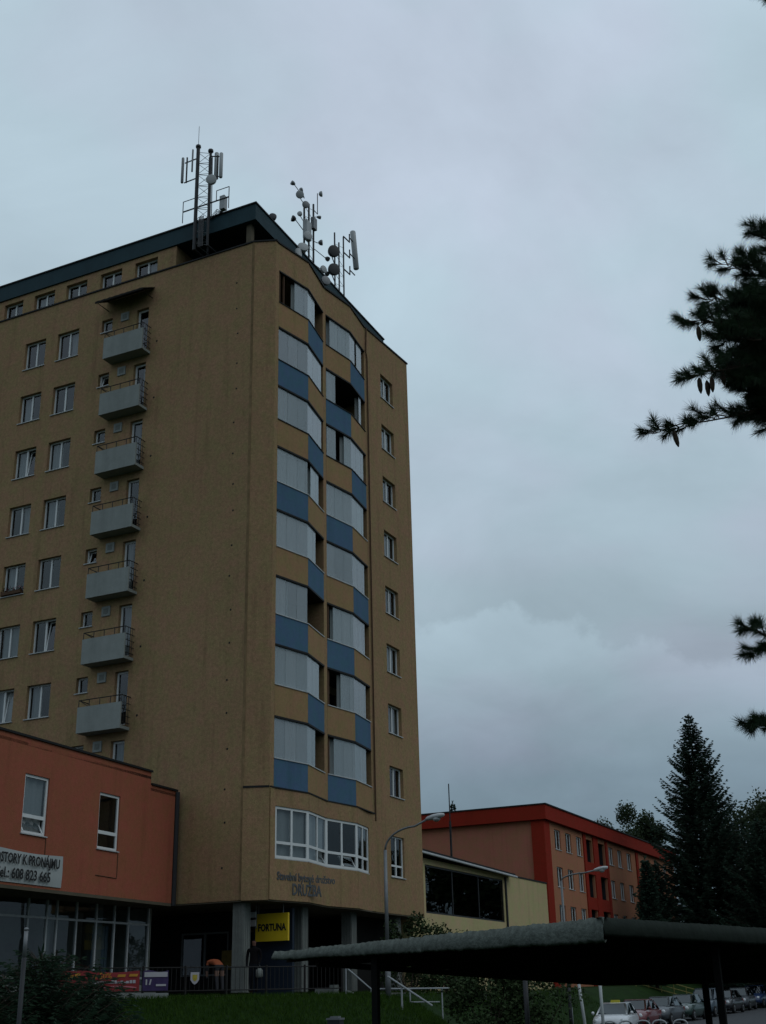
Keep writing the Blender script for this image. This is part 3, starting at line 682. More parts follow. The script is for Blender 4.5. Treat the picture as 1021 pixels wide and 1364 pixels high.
text_part('lettering', 'PROSTORY K PRONÁJMU', .40, A_+wu*yt(31.42)+wn*.11+V((0, 0, 5.85)), wu, (0, 0, 1), BLKL, ban, .004, align='RIGHT', sx=.765, bold=.010)
text_part('lettering', 'Tel.: 608 823 665', .42, A_+wu*yt(31.0)+wn*.11+V((0, 0, 5.42)), wu, (0, 0, 1), BLKL, ban, .004, align='RIGHT', sx=.90, bold=.010)

# ------------------------------------------------------------------ roof antennas
def dish(mb, c, axis, r, depth=.25, m=0):
    mb.lathe(c, axis, [(0, .05), (depth*.2, r*.55), (depth*.55, r*.85), (depth, r), (depth+.06, r), (depth+.07, r*.9)], 14, m)
def panel_antenna(parent, c, h, w=.2, dpt=.1, mt=None, tilt=(0, 0)):
    b = MB(); c = V(c); rr = min(w, dpt)*.5
    pts = [c+V((tilt[0]*t, tilt[1]*t, h*t)) for t in (0, .02, .5, .98, 1)]
    b.tube(pts, [w*.38, w*.5, w*.5, w*.5, w*.38], 10); return b.build('panel_antenna', mt or PLAST, parent, True)
m1 = thing('antenna_mast', (-27.0, 38.2, 32.7), 'lattice antenna mast with panel antennas on the terrace edge', 'antenna mast')
b = MB(); mx0, mx1, my = -27.45, -26.75, 38.25
b.tube([(mx0, my, 32.95), (mx0, my, 38.6)], .085, 8); b.tube([(mx1, my, 32.95), (mx1, my, 38.05)], .06, 8)
for x in (mx0, mx1): b.tube([(x, my, 33.0), (x, my+1.2, 33.0)], .05, 6); b.tube([(-27.1, my+.55, 32.6), (-27.1, my+.55, 38.2)], .05, 8)
for x, z in ((mx0, 38.5), (mx1, 38.0)): b.lathe((x, my, z), (0, 0, 1), [(0, .09), (.05, .13), (.15, .12), (.2, .05)], 8)
b.build('mast_legs', MAST, m1)
b = MB()
for i in range(17):
    z = 33.0+.31*i; s_ = i % 2
    b.tube([(mx0 if s_ else mx1, my, z), (mx1 if s_ else mx0, my, z+.31)], .014, 4)
    b.tube([(mx0 if s_ else -27.1, my if s_ else my+.55, z), (-27.1 if s_ else mx0, my+.55 if s_ else my, z+.31)], .014, 4)
b.build('lattice', STEEL, m1)
b = MB(); b.tube([(mx0+.0, my, 38.7), (mx0, my, 39.75)], .012, 5); b.build('lightning_rod', MAST, m1)
for xa, xb, za, zb_, xp, z0_, z1_ in ((mx0, -28.1, -.1, -.22, -27.98, 36.7, 38.1), (mx1, -26.15, -.25, -.55, -26.28, 36.35, 37.6)):
    b = MB()
    for z in (38.05, 36.95): b.tube([(xa, my, z+za), (xb, my-.1, z+zb_)], .03, 5)
    b.tube([(xp, my-.1, z0_), (xp, my-.1, z1_)], .04, 6); b.build('antenna_arm', MAST, m1)
panel_antenna(m1, (-28.2, my-.12, 36.75), 1.4, .13, mt=STEEL); panel_antenna(m1, (-26.08, my-.12, 36.3), 1.35, .17); panel_antenna(m1, (-26.55, my+.2, 36.6), 1.45, .2); panel_antenna(m1, (-27.68, my-.1, 37.2), 1.25, .08, mt=STEEL)
b = MB(); dish(b, (-26.5, my-.15, 36.15), (.4, -.9, -.1), .24); b.build('dish', PLAST, m1, True)
b = MB(); zt, zb = 35.85, 34.7
for x in (-28.23, -25.75): b.tube([(x, my+.1, 34.7), (x, my+.1, zt)], .022, 5)
b.tube([(-28.23, my+.1, zt), (mx0-.1, my+.1, zt)], .02, 5); b.tube([(-26.42, my+.1, zt), (-25.75, my+.1, zt)], .02, 5); b.tube([(-28.23, my+.1, 35.3), (-25.75, my+.1, 35.3)], .035, 5); b.tube([(-26.42, my+.1, 35.3), (-26.42, my+.1, zt)], .02, 5)
b.build('guard_rail', MAST, m1)
b = MB(); b.box(-26.25, -26.0, my+.1, my+.35, 34.8, 35.5); b.build('equipment_cabinet', PLAST, m1)
b = MB()
for i in range(4):
    b.tube([(-27.0+.06*i, my+.25, 38.0), (-27.0+.07*i, my+.3, 34.6), (-26.5, my+.3, 35.0-.1*i), (-26.2, my+.3, 34.75)], .022, 5)
    b.tube([(-27.2+.07*i, my-.05, 34.6), (-27.2+.07*i, my-.05, 33.0)], .025, 5)
b.build('cable_run', BLACKP, m1)

m2 = thing('dish_mast', (-27.0, 48.0, 34.8), 'mast crowded with small microwave dishes behind the roof edge', 'antenna mast')
# uprights
b = MB(); lx = -27.0
for y, zt in ((47.35, 41.2), (47.85, 41.4), (48.35, 41.7)): b.tube([(lx, y, 34.7), (lx, y, zt)], .055, 7)
b.build('mast_legs', MAST, m2)
b = MB()
for i in range(20): b.tube([(lx, 47.35 if i % 2 else 48.35, 34.9+.32*i), (lx, 48.35 if i % 2 else 47.35, 35.22+.32*i)], .014, 4)
b.build('lattice', STEEL, m2)
b = MB(); b.tube([(lx, 48.35, 41.35), (lx, 48.8, 41.35), (lx, 48.8, 42.7)], .025, 5); b.build('antenna_arm', MAST, m2)
b = MB(); dish(b, (lx, 48.95, 42.75), (.9, .3, 0), .16, .12); b.build('dish', PLAST, m2, True)
for (y, z, ax, r, mt) in ((46.3, 41.05, (.6, -.7, -.3), .36, PLAST), (47.0, 40.75, (.7, -.6, -.1), .33, STEEL), (45.9, 39.35, (-.6, -.7, .1), .28, MAST), (47.2, 38.9, (.8, -.5, 0), .42, PLAST), (46.5, 39.9, (.2, -.9, 0), .22, PLAST), (48.8, 39.35, (.8, .3, 0), .26, STEEL),
                         (49.8, 38.9, (.2, .9, 0), .22, STEEL), (49.2, 37.8, (.9, -.3, 0), .36, PLAST), (49.75, 37.95, (.1, .9, 0), .22, STEEL), (46.5, 37.55, (.8, -.5, 0), .30, BLACKP), (48.6, 40.9, (.6, .6, 0), .16, STEEL), (46.7, 41.5, (.1, -.9, .2), .16, STEEL), (45.75, 41.45, (-.4, -.8, .2), .2, STEEL)):
    y = 47.7+(y-47.7)*.82; b = MB(); dish(b, (lx+.15, y, z), ax, r*.60, .16); b.tube([(lx+.12, y, z), (lx, max(47.35, min(48.35, y)), z)], .022, 5); b.build('dish', mt, m2, True)
b = MB(); b.box(lx+.06, lx+.3, 47.1, 47.6, 38.8, 39.9); b.build('radio_unit', PLAST, m2)
b = MB(); b.box(lx+.06, lx+.25, 47.95, 48.3, 39.9, 40.6); b.build('radio_unit', STEEL, m2)
m3 = thing('panel_antenna_mast', (-27, 51.3, 34.8), 'slim triple-tube mast carrying one long white panel antenna', 'antenna mast')
b = MB()
for y, zt in ((50.75, 41.35), (51.25, 41.0), (51.8, 41.7)): b.tube([(lx, y, 34.7), (lx, y, zt)], .045, 7)
b.build('mast_legs', MAST, m3)
b = MB()
for i in range(18): b.tube([(lx, 50.75 if i % 2 else 51.8, 35.2+.32*i), (lx, 51.8 if i % 2 else 50.75, 35.52+.32*i)], .012, 4)
b.build('lattice', STEEL, m3)
for z in (41.75, 40.7, 39.6):
    b = MB(); b.tube([(lx, 51.8, z), (lx, 52.55, z+.05), (lx, 52.55, z+.6)], .04, 5); b.tube([(lx, 52.55, z+.35), (lx, 53.15, z+.35)], .035, 5); b.build('antenna_arm', MAST, m3)
panel_antenna(m3, (lx, 53.35, 40.45), 2.35, .33, tilt=(0, -.38))
for z in (39.25, 38.1):
    b = MB(); b.tube([(lx, 50.75, z), (lx+.3, 49.75, z)], .03, 5); dish(b, (lx+.3, 49.75, z), (.75, -.6, -.1), .34, .4); b.build('dish', BLACKP, m3, True)
sa = thing('surveillance_dish', (-24.9, 40.6, 34.78), 'small dark dish at the corner of the blue roof', 'dish')
b = MB(); b.tube([(-24.9, 40.7, 34.77), (-24.9, 40.7, 35.15)], .03, 6); b.build('stand', MAST, sa)
b = MB(); dish(b, (-24.9, 40.7, 35.2), (.5, -.7, .1), .18); b.build('dish', BLACKP, sa, True)
sa = thing('roof_vent_pipe', (-24.3, 41.8, 32.75), 'pale hooded vent pipe standing on the zigzag roof edge', 'vent')
b = MB(); b.tube([(-24.2, 41.9, 32.0), (-24.2, 41.9, 34.1)], .16, 10); b.build('pipe', PLAST, sa, True)
b = MB(); dish(b, (-24.2, 42.2, 34.2), (.6, -.6, .2), .26); b.build('hood', PLAST, sa, True)
sa = thing('roof_dish', (-24.0, 43.9, 32.75), 'little grey dish on a stub at the roof edge beside the loggias', 'dish')
b = MB(); b.tube([(-24.0, 43.9, 32.3), (-24.0, 43.9, 33.1)], .09, 8); b.build('stand', STEEL, sa)
b = MB(); dish(b, (-24.0, 43.9, 33.35), (.8, -.5, 0), .24); b.build('dish', STEEL, sa, True)

# ------------------------------------------------------------------ yellow low building
YELW = render_mat('pale_yellow_render', (.43, .355, .190), .06, .18)
yb = thing('yellow_building', (-28, 62, 2), 'low pale yellow building with a long dark glazed strip', 'building')
b = MB(); wall(b, (-24.3, 0, 0), uY, nX, 52.6, 71.4, .8, 7.82, [(54.1, 64.25, 5.38, 7.55)], .12, 3.0)
b.quad((-24.3, 71.4, .8), (-38, 71.4, .8), (-38, 71.4, 7.82), (-24.3, 71.4, 7.82)); b.quad((-24.3, 52.6, .8), (-38, 52.6, .8), (-38, 52.6, 7.82), (-24.3, 52.6, 7.82)); b.build('wall', [YELW, ROOM], yb)
fo_ = MB(); yy = [54.1, 57.4, 60.8, 64.25]
for y in yy: fo_.box(-24.40, -24.34, y-.04, y+.04, 5.38, 7.55)
fo_.box(-24.395, -24.345, 54.1, 64.25, 5.38, 5.46); fo_.box(-24.395, -24.345, 54.1, 64.25, 7.47, 7.55)
fob = fo_.build('window', BLACKP, yb)
DG = glass_mat('dark_tinted_glass', 1.55, (.25, .27, .28))
for y0, y1 in zip(yy, yy[1:]):
    b = MB(); b.quad((-24.37, y0+.04, 5.46), (-24.37, y1-.04, 5.46), (-24.37, y1-.04, 7.47), (-24.37, y0+.04, 7.47)); b.build('pane', DG, fob)
b = MB(); b.hexa([(-23.9, 52.6, 8.02), (-23.9, 65.2, 7.78), (-34, 65.2, 8.5), (-34, 52.6, 8.8), (-23.9, 52.6, 8.14), (-23.9, 65.2, 7.90), (-34, 65.2, 8.62), (-34, 52.6, 8.92)]); b.build('roof', DARK, yb)
b = MB(); b.tube([(-23.87, 52.6, 7.98), (-23.87, 65.3, 7.74)], .06, 6); b.build('gutter', SILL, yb)
b = MB(); b.box(-24.4, -24.27, 64.9, 71.45, 7.821, 7.9); b.box(-38, -24.4, 71.3, 71.45, 7.821, 7.9); b.build('coping', DARK, yb)
b = MB(); b.tube([(-24.24, 64.5, 7.7), (-24.24, 64.5, 2)], .06, 6); b.build('drainpipe', BLACKP, yb)
b = MB(); b.tube([(-25.0, 59.0, 8.2), (-25.0, 59.0, 12.0)], .03, 6); b.tube([(-25.0, 59.0, 8.2), (-25.0, 59.0, 10.1)], .06, 6); b.build('aerial_pole', MAST, yb)

# ------------------------------------------------------------------ red three-storey block
rb = thing('red_apartment_block', (-36, 105, 3), 'long flat-roofed orange block with bright red attic band', 'apartment block')
ORNG = render_mat('orange_render', (.37, .165, .095), .06, .15); REDB = render_mat('red_render', (.24, .024, .013), .06, .12); GABL = render_mat('brick_red_gable_render', (.37, .150, .098), .06, .15)
XR = -30.0
rops = []; rsp = []
for k in range(4):
    T = 13.42-2.72*k
    for (a, b_) in ((90.8, 92.2), (93.4, 94.8), (96.1, 97.4), (105.0, 106.3), (107.7, 109.0), (110.6, 112.0), (117.2, 118.6), (120.2, 121.6), (123.5, 124.8)):
        rops.append((a, b_, T-1.45, T)); rsp.append((a, b_, T-1.45, T))
    for (a, b_) in ((98.6, 100.3), (101.8, 103.8)): rops.append((a, b_, T-1.75, T+.05))
b = MB(); wall(b, (XR, 0, 0), uY, nX, 88.4, 128, 1.5, 13.85, rops, .2, 1.0); b.build('front_wall', [ORNG, ROOM], rb)
b = MB(); b.quad((XR, 88.4, 1.5), (-43, 88.4, 1.5), (-43, 88.4, 14.8), (XR, 88.4, 14.8)); b.quad((XR, 128, 1.5), (-43, 128, 1.5), (-43, 128, 14.8), (XR, 128, 14.8)); b.quad((-43, 88.4, 1.5), (-43, 128, 1.5), (-43, 128, 14.8), (-43, 88.4, 14.8)); b.build('gable_wall', GABL, rb)
b = MB()
b.box(XR-.1, XR+.35, 88.0, 128.2, 13.851, 14.9); b.box(-43.2, XR-.1, 88.0, 88.399, 13.851, 14.9); b.build('attic_band', REDB, rb)
for bx in ((XR+.002, XR+.10, 88.2, 89.5, 1.5, 13.85), (XR-.9, XR+.002, 88.2, 88.398, 1.5, 13.85), (XR+.002, XR+.10, 97.75, 98.4, 1.5, 13.85), (XR+.002, XR+.10, 103.9, 104.45, 1.5, 13.85), (XR+.002, XR+.10, 100.4, 101.7, 1.5, 13.85), (XR+.002, XR+.10, 113.5, 114.2, 1.5, 13.85)):
    b = MB(); b.box(*bx); b.build('red_pilaster', REDB, rb)
for k in range(4):
    T = 13.42-2.72*k
    for y0, y1 in ((98.401, 100.399), (101.701, 103.899)):
        b = MB(); b.box(XR+.003, XR+.08, y0, y1, T-2.67, T-1.75); b.build('red_spandrel', REDB, rb)
b = MB(); b.box(-43.3, XR+.42, 87.95, 128.3, 14.901, 15.0); b.build('roof', DARK, rb)
for (a, b_, c, d_) in rsp: wframe(rb, (XR, 0, 0), uY, nX, a, b_, c, d_, .16, 2, curtain=rnd.choice((0, .5, 1)), sill=True)

# ------------------------------------------------------------------ vegetation generators
def conifer(name, label, x, y, z0, H, R, seed, mt, cat='tree', group=None, zlow=.04, lvl=.42, nb=9, dens=1.0, droop=.25, blade=.09):
    r = random.Random(seed); root = thing(name, (x, y, z0), label, cat, group)
    t = MB(); t.tube([(x, y, z0-.3), (x+r.uniform(-.05, .05), y, z0+H*.5), (x, y, z0+H)], [R*.065+.04, R*.035+.02, .015], 8); t.build('trunk', WOODB, root)
    f = MB(); w = MB(); z = H*zlow
    while z < H-.15:
        fr = 1-z/H; rad = R*(fr**.85)*r.uniform(.82, 1.12)+.10
        n = max(4, int(nb*(0.55+.45*fr)))
        a0 = r.uniform(0, 6.28)
        for i in range(n):
            a = a0+6.283*i/n+r.uniform(-.25, .25); ln = rad*r.uniform(.66, 1.2)
            dr = V((math.cos(a), math.sin(a), 0)); side = V((-dr.y, dr.x, 0)); rise = .45*(1-fr)-droop*fr
            P = lambda s: V((x, y, z0+z))+dr*ln*s+V((0, 0, ln*(rise*s+.28*s*s*s)))
            w.tube([P(0), P(.5), P(.95)], [.008+.008*ln, .006+.004*ln, .003], 3, cap=False)
            k = max(3, int(ln/.17*dens))
            for j in range(k):
                s = (j+r.random())/k*.92+.08; p = P(s)
                wl = (.22+.42*ln*(1-s)*.55)*r.uniform(.7, 1.25)*(1 if blade > .04 else .8)
                for sg in (-1, 1, 0):
                    dd = (dr*(.75 if sg else 1.0)+side*sg*r.uniform(.5, 1.0)+V((0, 0, r.uniform(-.35, .12)))).normalized()
                    q = p+dd*wl; wv = dd.cross(V((0, 0, 1)) if r.random() < .6 else side).normalized()*blade*r.uniform(.6, 1.2)
                    md = p+dd*wl*.45
                    f.quad(p, md+wv, q, md-wv)
        z += lvl*(.55+.45*fr)*r.uniform(.8, 1.2)
    tp = V((x, y, z0+H))
    for i in range(10):
        a = r.uniform(0, 6.28); dd = V((math.cos(a)*.4, math.sin(a)*.4, 1)).normalized(); p = tp-V((0, 0, .5*r.random()))
        f.quad(p, p+dd*.15+V((.04, 0, 0)), p+dd*.34, p+dd*.15-V((.04, 0, 0)))
    f.build('crown', mt, root); w.build('branches', WOODB, root)
    return root
def leafy(name, label, x, y, z0, H, R, seed, mt, cat='tree', group=None, n=9000, leaf=.16, trunk=True, base=.25, droopy=0., clumps=26):
    r = random.Random(seed); root = thing(name, (x, y, z0), label, cat, group)
    t = MB(); c = []
    zc = z0+H*(base+(1-base)/2); hz = H*(1-base)/2
    for i in range(clumps):
        a = r.uniform(0, 6.28); u = r.uniform(-1, 1); rr = math.sqrt(1-u*u*.85)*r.uniform(.35, .92)
        c.append((V((x+R*rr*math.cos(a), y+R*rr*math.sin(a), zc+hz*u*.86)), R*r.uniform(.22, .42)))
    if trunk:
        t.tube([(x, y, z0-.3), (x+.1, y, z0+H*.4), (x, y, z0+H*.85)], [R*.07+.03, R*.05+.02, .02], 8)
        for p, s in c[:12]:
            b = V((x, y, max(z0+.15*H, p.z-.35*H))); t.tube([b, (b+p)/2+V((0, 0, .1)), p], [R*.025, R*.016, .006], 5)
    else:
        for p, s in c[:14]: t.tube([(x+r.uniform(-.1, .1), y+r.uniform(-.1, .1), z0-.1), (V((x, y, z0))+p)/2, p], [.025, .018, .006], 4)
    t.build('trunk' if trunk else 'stems', WOODB, root)
    f = MB()
    for i in range(n):
        p, s = c[r.randrange(len(c))]
        d = V((r.gauss(0, 1), r.gauss(0, 1), r.gauss(0, .8)))
        d = d.normalized()*s*(r.random()**.45)
        q = p+d
        if droopy: q.z -= droopy*r.random()*s*1.6
        u = V((r.gauss(0, 1), r.gauss(0, 1), r.gauss(0, .6)-droopy)).normalized(); v = u.cross(V((r.gauss(0, 1), r.gauss(0, 1), r.gauss(0, 1)))).normalized()
        l = leaf*r.uniform(.6, 1.3)
        f.quad(q-u*l*.5, q+v*l*.32, q+u*l*.5, q-v*l*.32)
    f.build('crown', mt, root)
    return root
SG = 'dark spruces behind the car park'
conifer('spruce_tree', 'tallest pointed spruce rising behind the parked cars', -22.5, 107.6, 2.2, 22.2, 6.7, 3, SPRU, nb=14, dens=1.7, lvl=.44, droop=.12, blade=.065)
conifer('spruce_tree', 'shorter broad spruce touching the right flank of the tallest spruce', -17.3, 104.4, 2.2, 12.4, 5.8, 5, SPRU, nb=13, lvl=.36, dens=1.8, blade=.06)
conifer('spruce_tree', 'low bushy spruce at the left foot of the tallest spruce', -25.9, 104.0, 2.2, 9.6, 3.6, 8, SPRU, nb=13, lvl=.34, dens=1.8, blade=.06)
conifer('thuja_tree', 'narrow dark columnar conifer against the orange block', -22.6, 88.1, 1.9, 8.6, 1.5, 11, SPRU, nb=14, lvl=.22, dens=2.4, droop=-.4, blade=.06)
conifer('spruce_tree', 'dark spruce filling the gap at the canopy end', -19.4, 112.0, 2.3, 10.8, 5.2, 14, SPRU, nb=13, lvl=.36, dens=1.6, blade=.07)
leafy('birch_tree', 'drooping birch with a rounded top behind the flat red roof', -33.4, 127.75, 3.0, 17.9, 3.4, 21, BIRC, n=30000, leaf=.26, droopy=.7, base=.2)
leafy('birch_tree', 'lower ragged birch beside the red roof edge', -36.73, 131.9, 3.0, 17.2, 2.8, 22, BIRC, n=19000, leaf=.26, droopy=.9, base=.3)
leafy('birch_tree', 'full rounded birch peeping out behind the tallest spruce', -19.5, 118.0, 2.3, 16.3, 5.2, 23, BIRC, n=34000, leaf=.27, droopy=.5, base=.2)
for i, (tx_, ty_, th_) in enumerate(((-7.5, 101, 13), (-2.0, 108, 15), (5.0, 112, 14), (12.0, 104, 12))):
    leafy('street_tree', ['broad street tree beyond the end of the car row', 'taller street tree across the road junction', 'street tree between the taller one and the corner', 'low spreading street tree on the far corner'][i], tx_, ty_, 1.5, th_, 4.6, 60+i, LEAF, n=7000, leaf=.5, base=.15)
leafy('distant_tree', 'small treetop just showing over the red attic band', -45.2, 149.3, 6, 16.2, 2.0, 24, BIRC, n=6000, leaf=.26, droopy=.2, base=.4)
conifer('distant_spruce', 'tiny spruce tip over the red gable roof', -59.5, 141.5, 6, 18.2, 2.0, 25, SPRU, nb=8, lvl=.5, blade=.16, zlow=.5)
leafy('leafy_shrub', 'dense dark shrub in front of the handrails', -15.1, 38.2, .2, 2.5, 1.55, 31, LEAF, 'shrub', n=7000, leaf=.12, trunk=False, base=.0)
leafy('leafy_shrub', 'dark shrub beside the lawn, under the tarpaulin canopy edge', -14.2, 39.6, .1, 2.4, 1.5, 32, LEAF, 'shrub', n=5000, leaf=.12, trunk=False, base=.0)
leafy('leafy_shrub', 'tall green shrub at the tower\'s far corner', -21.4, 45.9, 1.4, 3.5, 1.25, 33, LEAF, 'shrub', n=4500, leaf=.12, trunk=False, base=.0)
leafy('leafy_shrub', 'shrub against the yellow base wall under the dark glazing', -21.1, 48.6, 1.3, 3.2, 1.4, 34, LEAF, 'shrub', n=4500, leaf=.12, trunk=False, base=.0)
leafy('leafy_shrub', 'low shrub hiding the foot of the yellow wall', -21.4, 52.2, 1.3, 3.0, 1.4, 35, LEAF, 'shrub', n=4500, leaf=.12, trunk=False, base=.0)
conifer('juniper_shrub', 'spreading feathery juniper beside the grey pole', -20.4, 23.6, .30, 2.55, 2.3, 41, JUNI, 'shrub', lvl=.15, nb=14, dens=2.4, droop=-.15, blade=.020)
conifer('juniper_shrub', 'lower juniper in front of the red fence banner', -20.2, 25.2, .45, 1.9, 1.5, 42, JUNI, 'shrub', lvl=.12, nb=14, dens=2.4, droop=-.1, blade=.018)
conifer('juniper_shrub', 'juniper at the foot of the red wing glazing', -20.9, 21.6, .25, 2.7, 1.9, 43, JUNI, 'shrub', lvl=.15, nb=14, dens=2.2, droop=-.15, blade=.020)

# ------------------------------------------------------------------ foreground pine
def pine():
    r = random.Random(99)
    root = thing('pine_tree', (.76, 10.4, 0), 'long-needled pine with hanging cones reaching in over the street', 'tree')
    tx, ty = .76, 10.4
    t = MB(); t.tube([(tx, ty, -.2), (tx+.05, ty, 3), (tx-.03, ty+.04, 7), (tx, ty, 12.5)], [.24, .19, .13, .02], 12); t.build('trunk', WOODB, root, True)
    nd = MB(); wd = MB()
    def twig(p, d, ln, n, nl=.084):
        d = d.normalized(); q = p+d*ln+V((0, 0, .03))
        wd.tube([p, (p+q)/2, q], [.0055, .0045, .003], 4, cap=False)
        a = V((0, 0, 1)) if abs(d.z) < .9 else V((1, 0, 0)); u = d.cross(a).normalized(); v = d.cross(u)
        for i in range(n):
            s = .30+.70*r.random()**.75; b = p+(q-p)*s; an = r.uniform(0, 6.283)
            rad = u*math.cos(an)+v*math.sin(an)
            nd_ = (d*r.uniform(.35, 1.0)+rad*r.uniform(.6, 1.1)+V((0, 0, -.05))).normalized()
            l = nl*r.uniform(.75, 1.2); wv = nd_.cross(rad).normalized()*.0021
            nd.tri(b-wv, b+wv, b+nd_*l)
    def branch(pts, nt, tl, nn=135, r0=.014):
        pts = [V(p) for p in pts]; m_ = len(pts)-1
        def at(s):
            k = min(m_-1, int(s*m_)); f = s*m_-k; return pts[k]+(pts[k+1]-pts[k])*f
        wd.tube([at(i/8)+V((0, 0, .02*math.sin(i*2))) for i in range(9)], [r0*(1-i/8*.8) for i in range(9)], 6)
        for i in range(nt):
            s = .22+.78*(i+r.random())/nt; s = min(s, .995)
            p = at(s); tg = (at(min(1, s+.05))-at(s-.05)).normalized()
            sd = tg.cross(V((0, 0, 1))).normalized()*(1 if i % 2 else -1)
            d = tg*.8+sd*r.uniform(.2, 1.0)+V((0, 0, r.uniform(-.6, .55)))
            ln = tl*(1.1-.7*s)*r.uniform(.55, 1.25)
            twig(p, d, max(ln, .09), nn)
            if ln > .16:
                d2 = d.normalized()+sd*r.uniform(-.8, .8)+V((0, 0, r.uniform(-.3, .5))); twig(p+d.normalized()*ln*.5, d2, ln*.55, int(nn*.7))
        twig(pts[-1], pts[-1]-pts[-2], .1, nn)
    T = lambda z: (tx, ty, z)
    vis = [((-.96, 8.53, 5.63), (-1.78, 8.01, 5.38), 5.5, 34, .26), ((-.89, 8.32, 5.91), (-1.44, 7.81, 5.64), 5.7, 26, .26), ((-.87, 8.43, 6.21), (-1.42, 7.93, 6.2), 5.9, 30, .28),
           ((-.85, 8.56, 6.47), (-1.33, 8.2, 6.50), 6.1, 28, .26), ((-.81, 8.4, 6.62), (-1.13, 7.99, 6.65), 6.3, 16, .16), ((-.70, 8.67, 6.95), (-.83, 8.32, 7.06), 6.6, 26, .28),
           ((-.91, 8.85, 6.04), (-1.25, 8.51, 6.17), 5.8, 30, .28), ((-.94, 8.88, 5.68), (-1.15, 8.54, 5.67), 5.4, 26, .24), ((-.88, 8.6, 6.25), (-1.15, 8.2, 6.33), 5.9, 26, .26), ((-.92, 8.6, 5.85), (-1.3, 8.3, 5.95), 5.6, 26, .24),
           ((-1.25, 9.3, 4.12), (-1.43, 8.95, 4.16), 4.0, 12, .14), ((-1.25, 9.3, 4.06), (-1.45, 9.04, 3.94), 3.9, 11, .13), ((-1.35, 9.53, 3.50), (-1.55, 9.2, 3.48), 3.3, 9, .07), ((-.24, 7.93, 8.58), (-.46, 7.50, 8.50), 8.2, 12, .16)]
    vis += [((-.86, 8.3, 6.05), (-1.22, 7.95, 6.02), 5.8, 30, .28), ((-.90, 8.5, 5.75), (-1.12, 8.1, 5.72), 5.5, 26, .26), ((-.80, 8.5, 6.42), (-1.02, 8.1, 6.36), 6.1, 28, .28), ((-.86, 8.7, 6.15), (-1.05, 8.4, 6.05), 5.9, 26, .26),
            ((-.78, 8.45, 6.60), (-.92, 8.1, 6.72), 6.3, 22, .24), ((-1.35, 9.53, 3.49), (-1.5, 9.25, 3.47), 3.3, 12, .06)]
    rr = random.Random(4)
    for i in range(16):
        px_, pz_ = rr.uniform(-1.2, -.85), rr.uniform(5.62, 6.62); py_ = 8.1+rr.uniform(0, .5)
        vis.append(((px_+.3, py_+.35, pz_+rr.uniform(-.05, .05)), (px_, py_, pz_), pz_-.3, 14, .26))
    limbs = [(5.1, (-.50, 9.00, 5.62)), (5.55, (-.42, 8.85, 6.12)), (5.95, (-.35, 8.90, 6.58)), (3.7, (-.95, 9.55, 4.08)), (3.1, (-1.05, 9.75, 3.50)), (7.7, (.05, 8.35, 8.50))]
    for z, nd0 in limbs:
        branch([T(z), V(T(z)).lerp(V(nd0), .5)+V((0, 0, .12)), nd0], 12, .30, 90, .04)
    for k, (mid, tip, z, nt, tl) in enumerate(vis):
        tip = tuple(V(tip)+(V(mid)-V(tip)).normalized()*.10)
        z, nd0 = min(limbs, key=lambda l: abs(l[1][2]-mid[2]))
        st_ = V(T(z)).lerp(V(nd0), .62+.38*((k*7) % 10)/10.0)
        st_.z += .10*(1-abs(.5-.62))*.3
        branch([st_, V(mid).lerp(st_, .3)+V((0, 0, .03)), mid, V(mid).lerp(V(tip), .55)+V((0, 0, .015)), tip], nt, tl)
    # rest of the crown, out of the photograph's frame
    for i in range(40):
        z = 3.6+i*.21; a = r.uniform(-1.1, 2.7); ln = 2.7*(1-.62*(z-3.6)/8.6)*r.uniform(.75, 1.1)
        dr = V((math.cos(a), math.sin(a), .10)); branch([T(z), V(T(z))+dr*ln*.5+V((0, 0, .06)), V(T(z))+dr*ln], 26, .40, 55, .03)
    nd.build('needles', NEED, root); wd.build('branches', WOODB, root)
    for (x, y, z) in ((-1.41, 7.92, 5.70), (-1.27, 8.07, 5.80), (-1.23, 8.08, 5.82), (-1.38, 8.05, 5.73), (-1.66, 8.06, 5.40), (-1.38, 7.99, 6.15), (-1.34, 8.03, 5.74)):
        c = MB(); tl = r.uniform(-.3, .3)
        c.lathe((x+.09, y+.06, z+.02), (tl*.5, tl, -1), [(0, .006), (.02, .016), (.06, .019), (.10, .014), (.125, .004)], 8); c.build('cone', WOODB, root, True)
pine()

# ------------------------------------------------------------------ market canopy
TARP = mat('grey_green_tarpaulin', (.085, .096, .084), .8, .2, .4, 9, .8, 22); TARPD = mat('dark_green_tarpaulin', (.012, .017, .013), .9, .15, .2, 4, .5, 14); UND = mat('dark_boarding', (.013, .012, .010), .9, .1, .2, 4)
cp = thing('market_canopy', (-8, 26, 0), 'long low tarpaulin-covered stall canopy on dark posts', 'canopy')
cL, cN, cR, cF = V((-14.0, 23.4, 2.58)), V((-5.8, 19.6, 2.72)), V((-2.2, 30.4, 1.85)), V((-10.4, 34.2, 2.08))
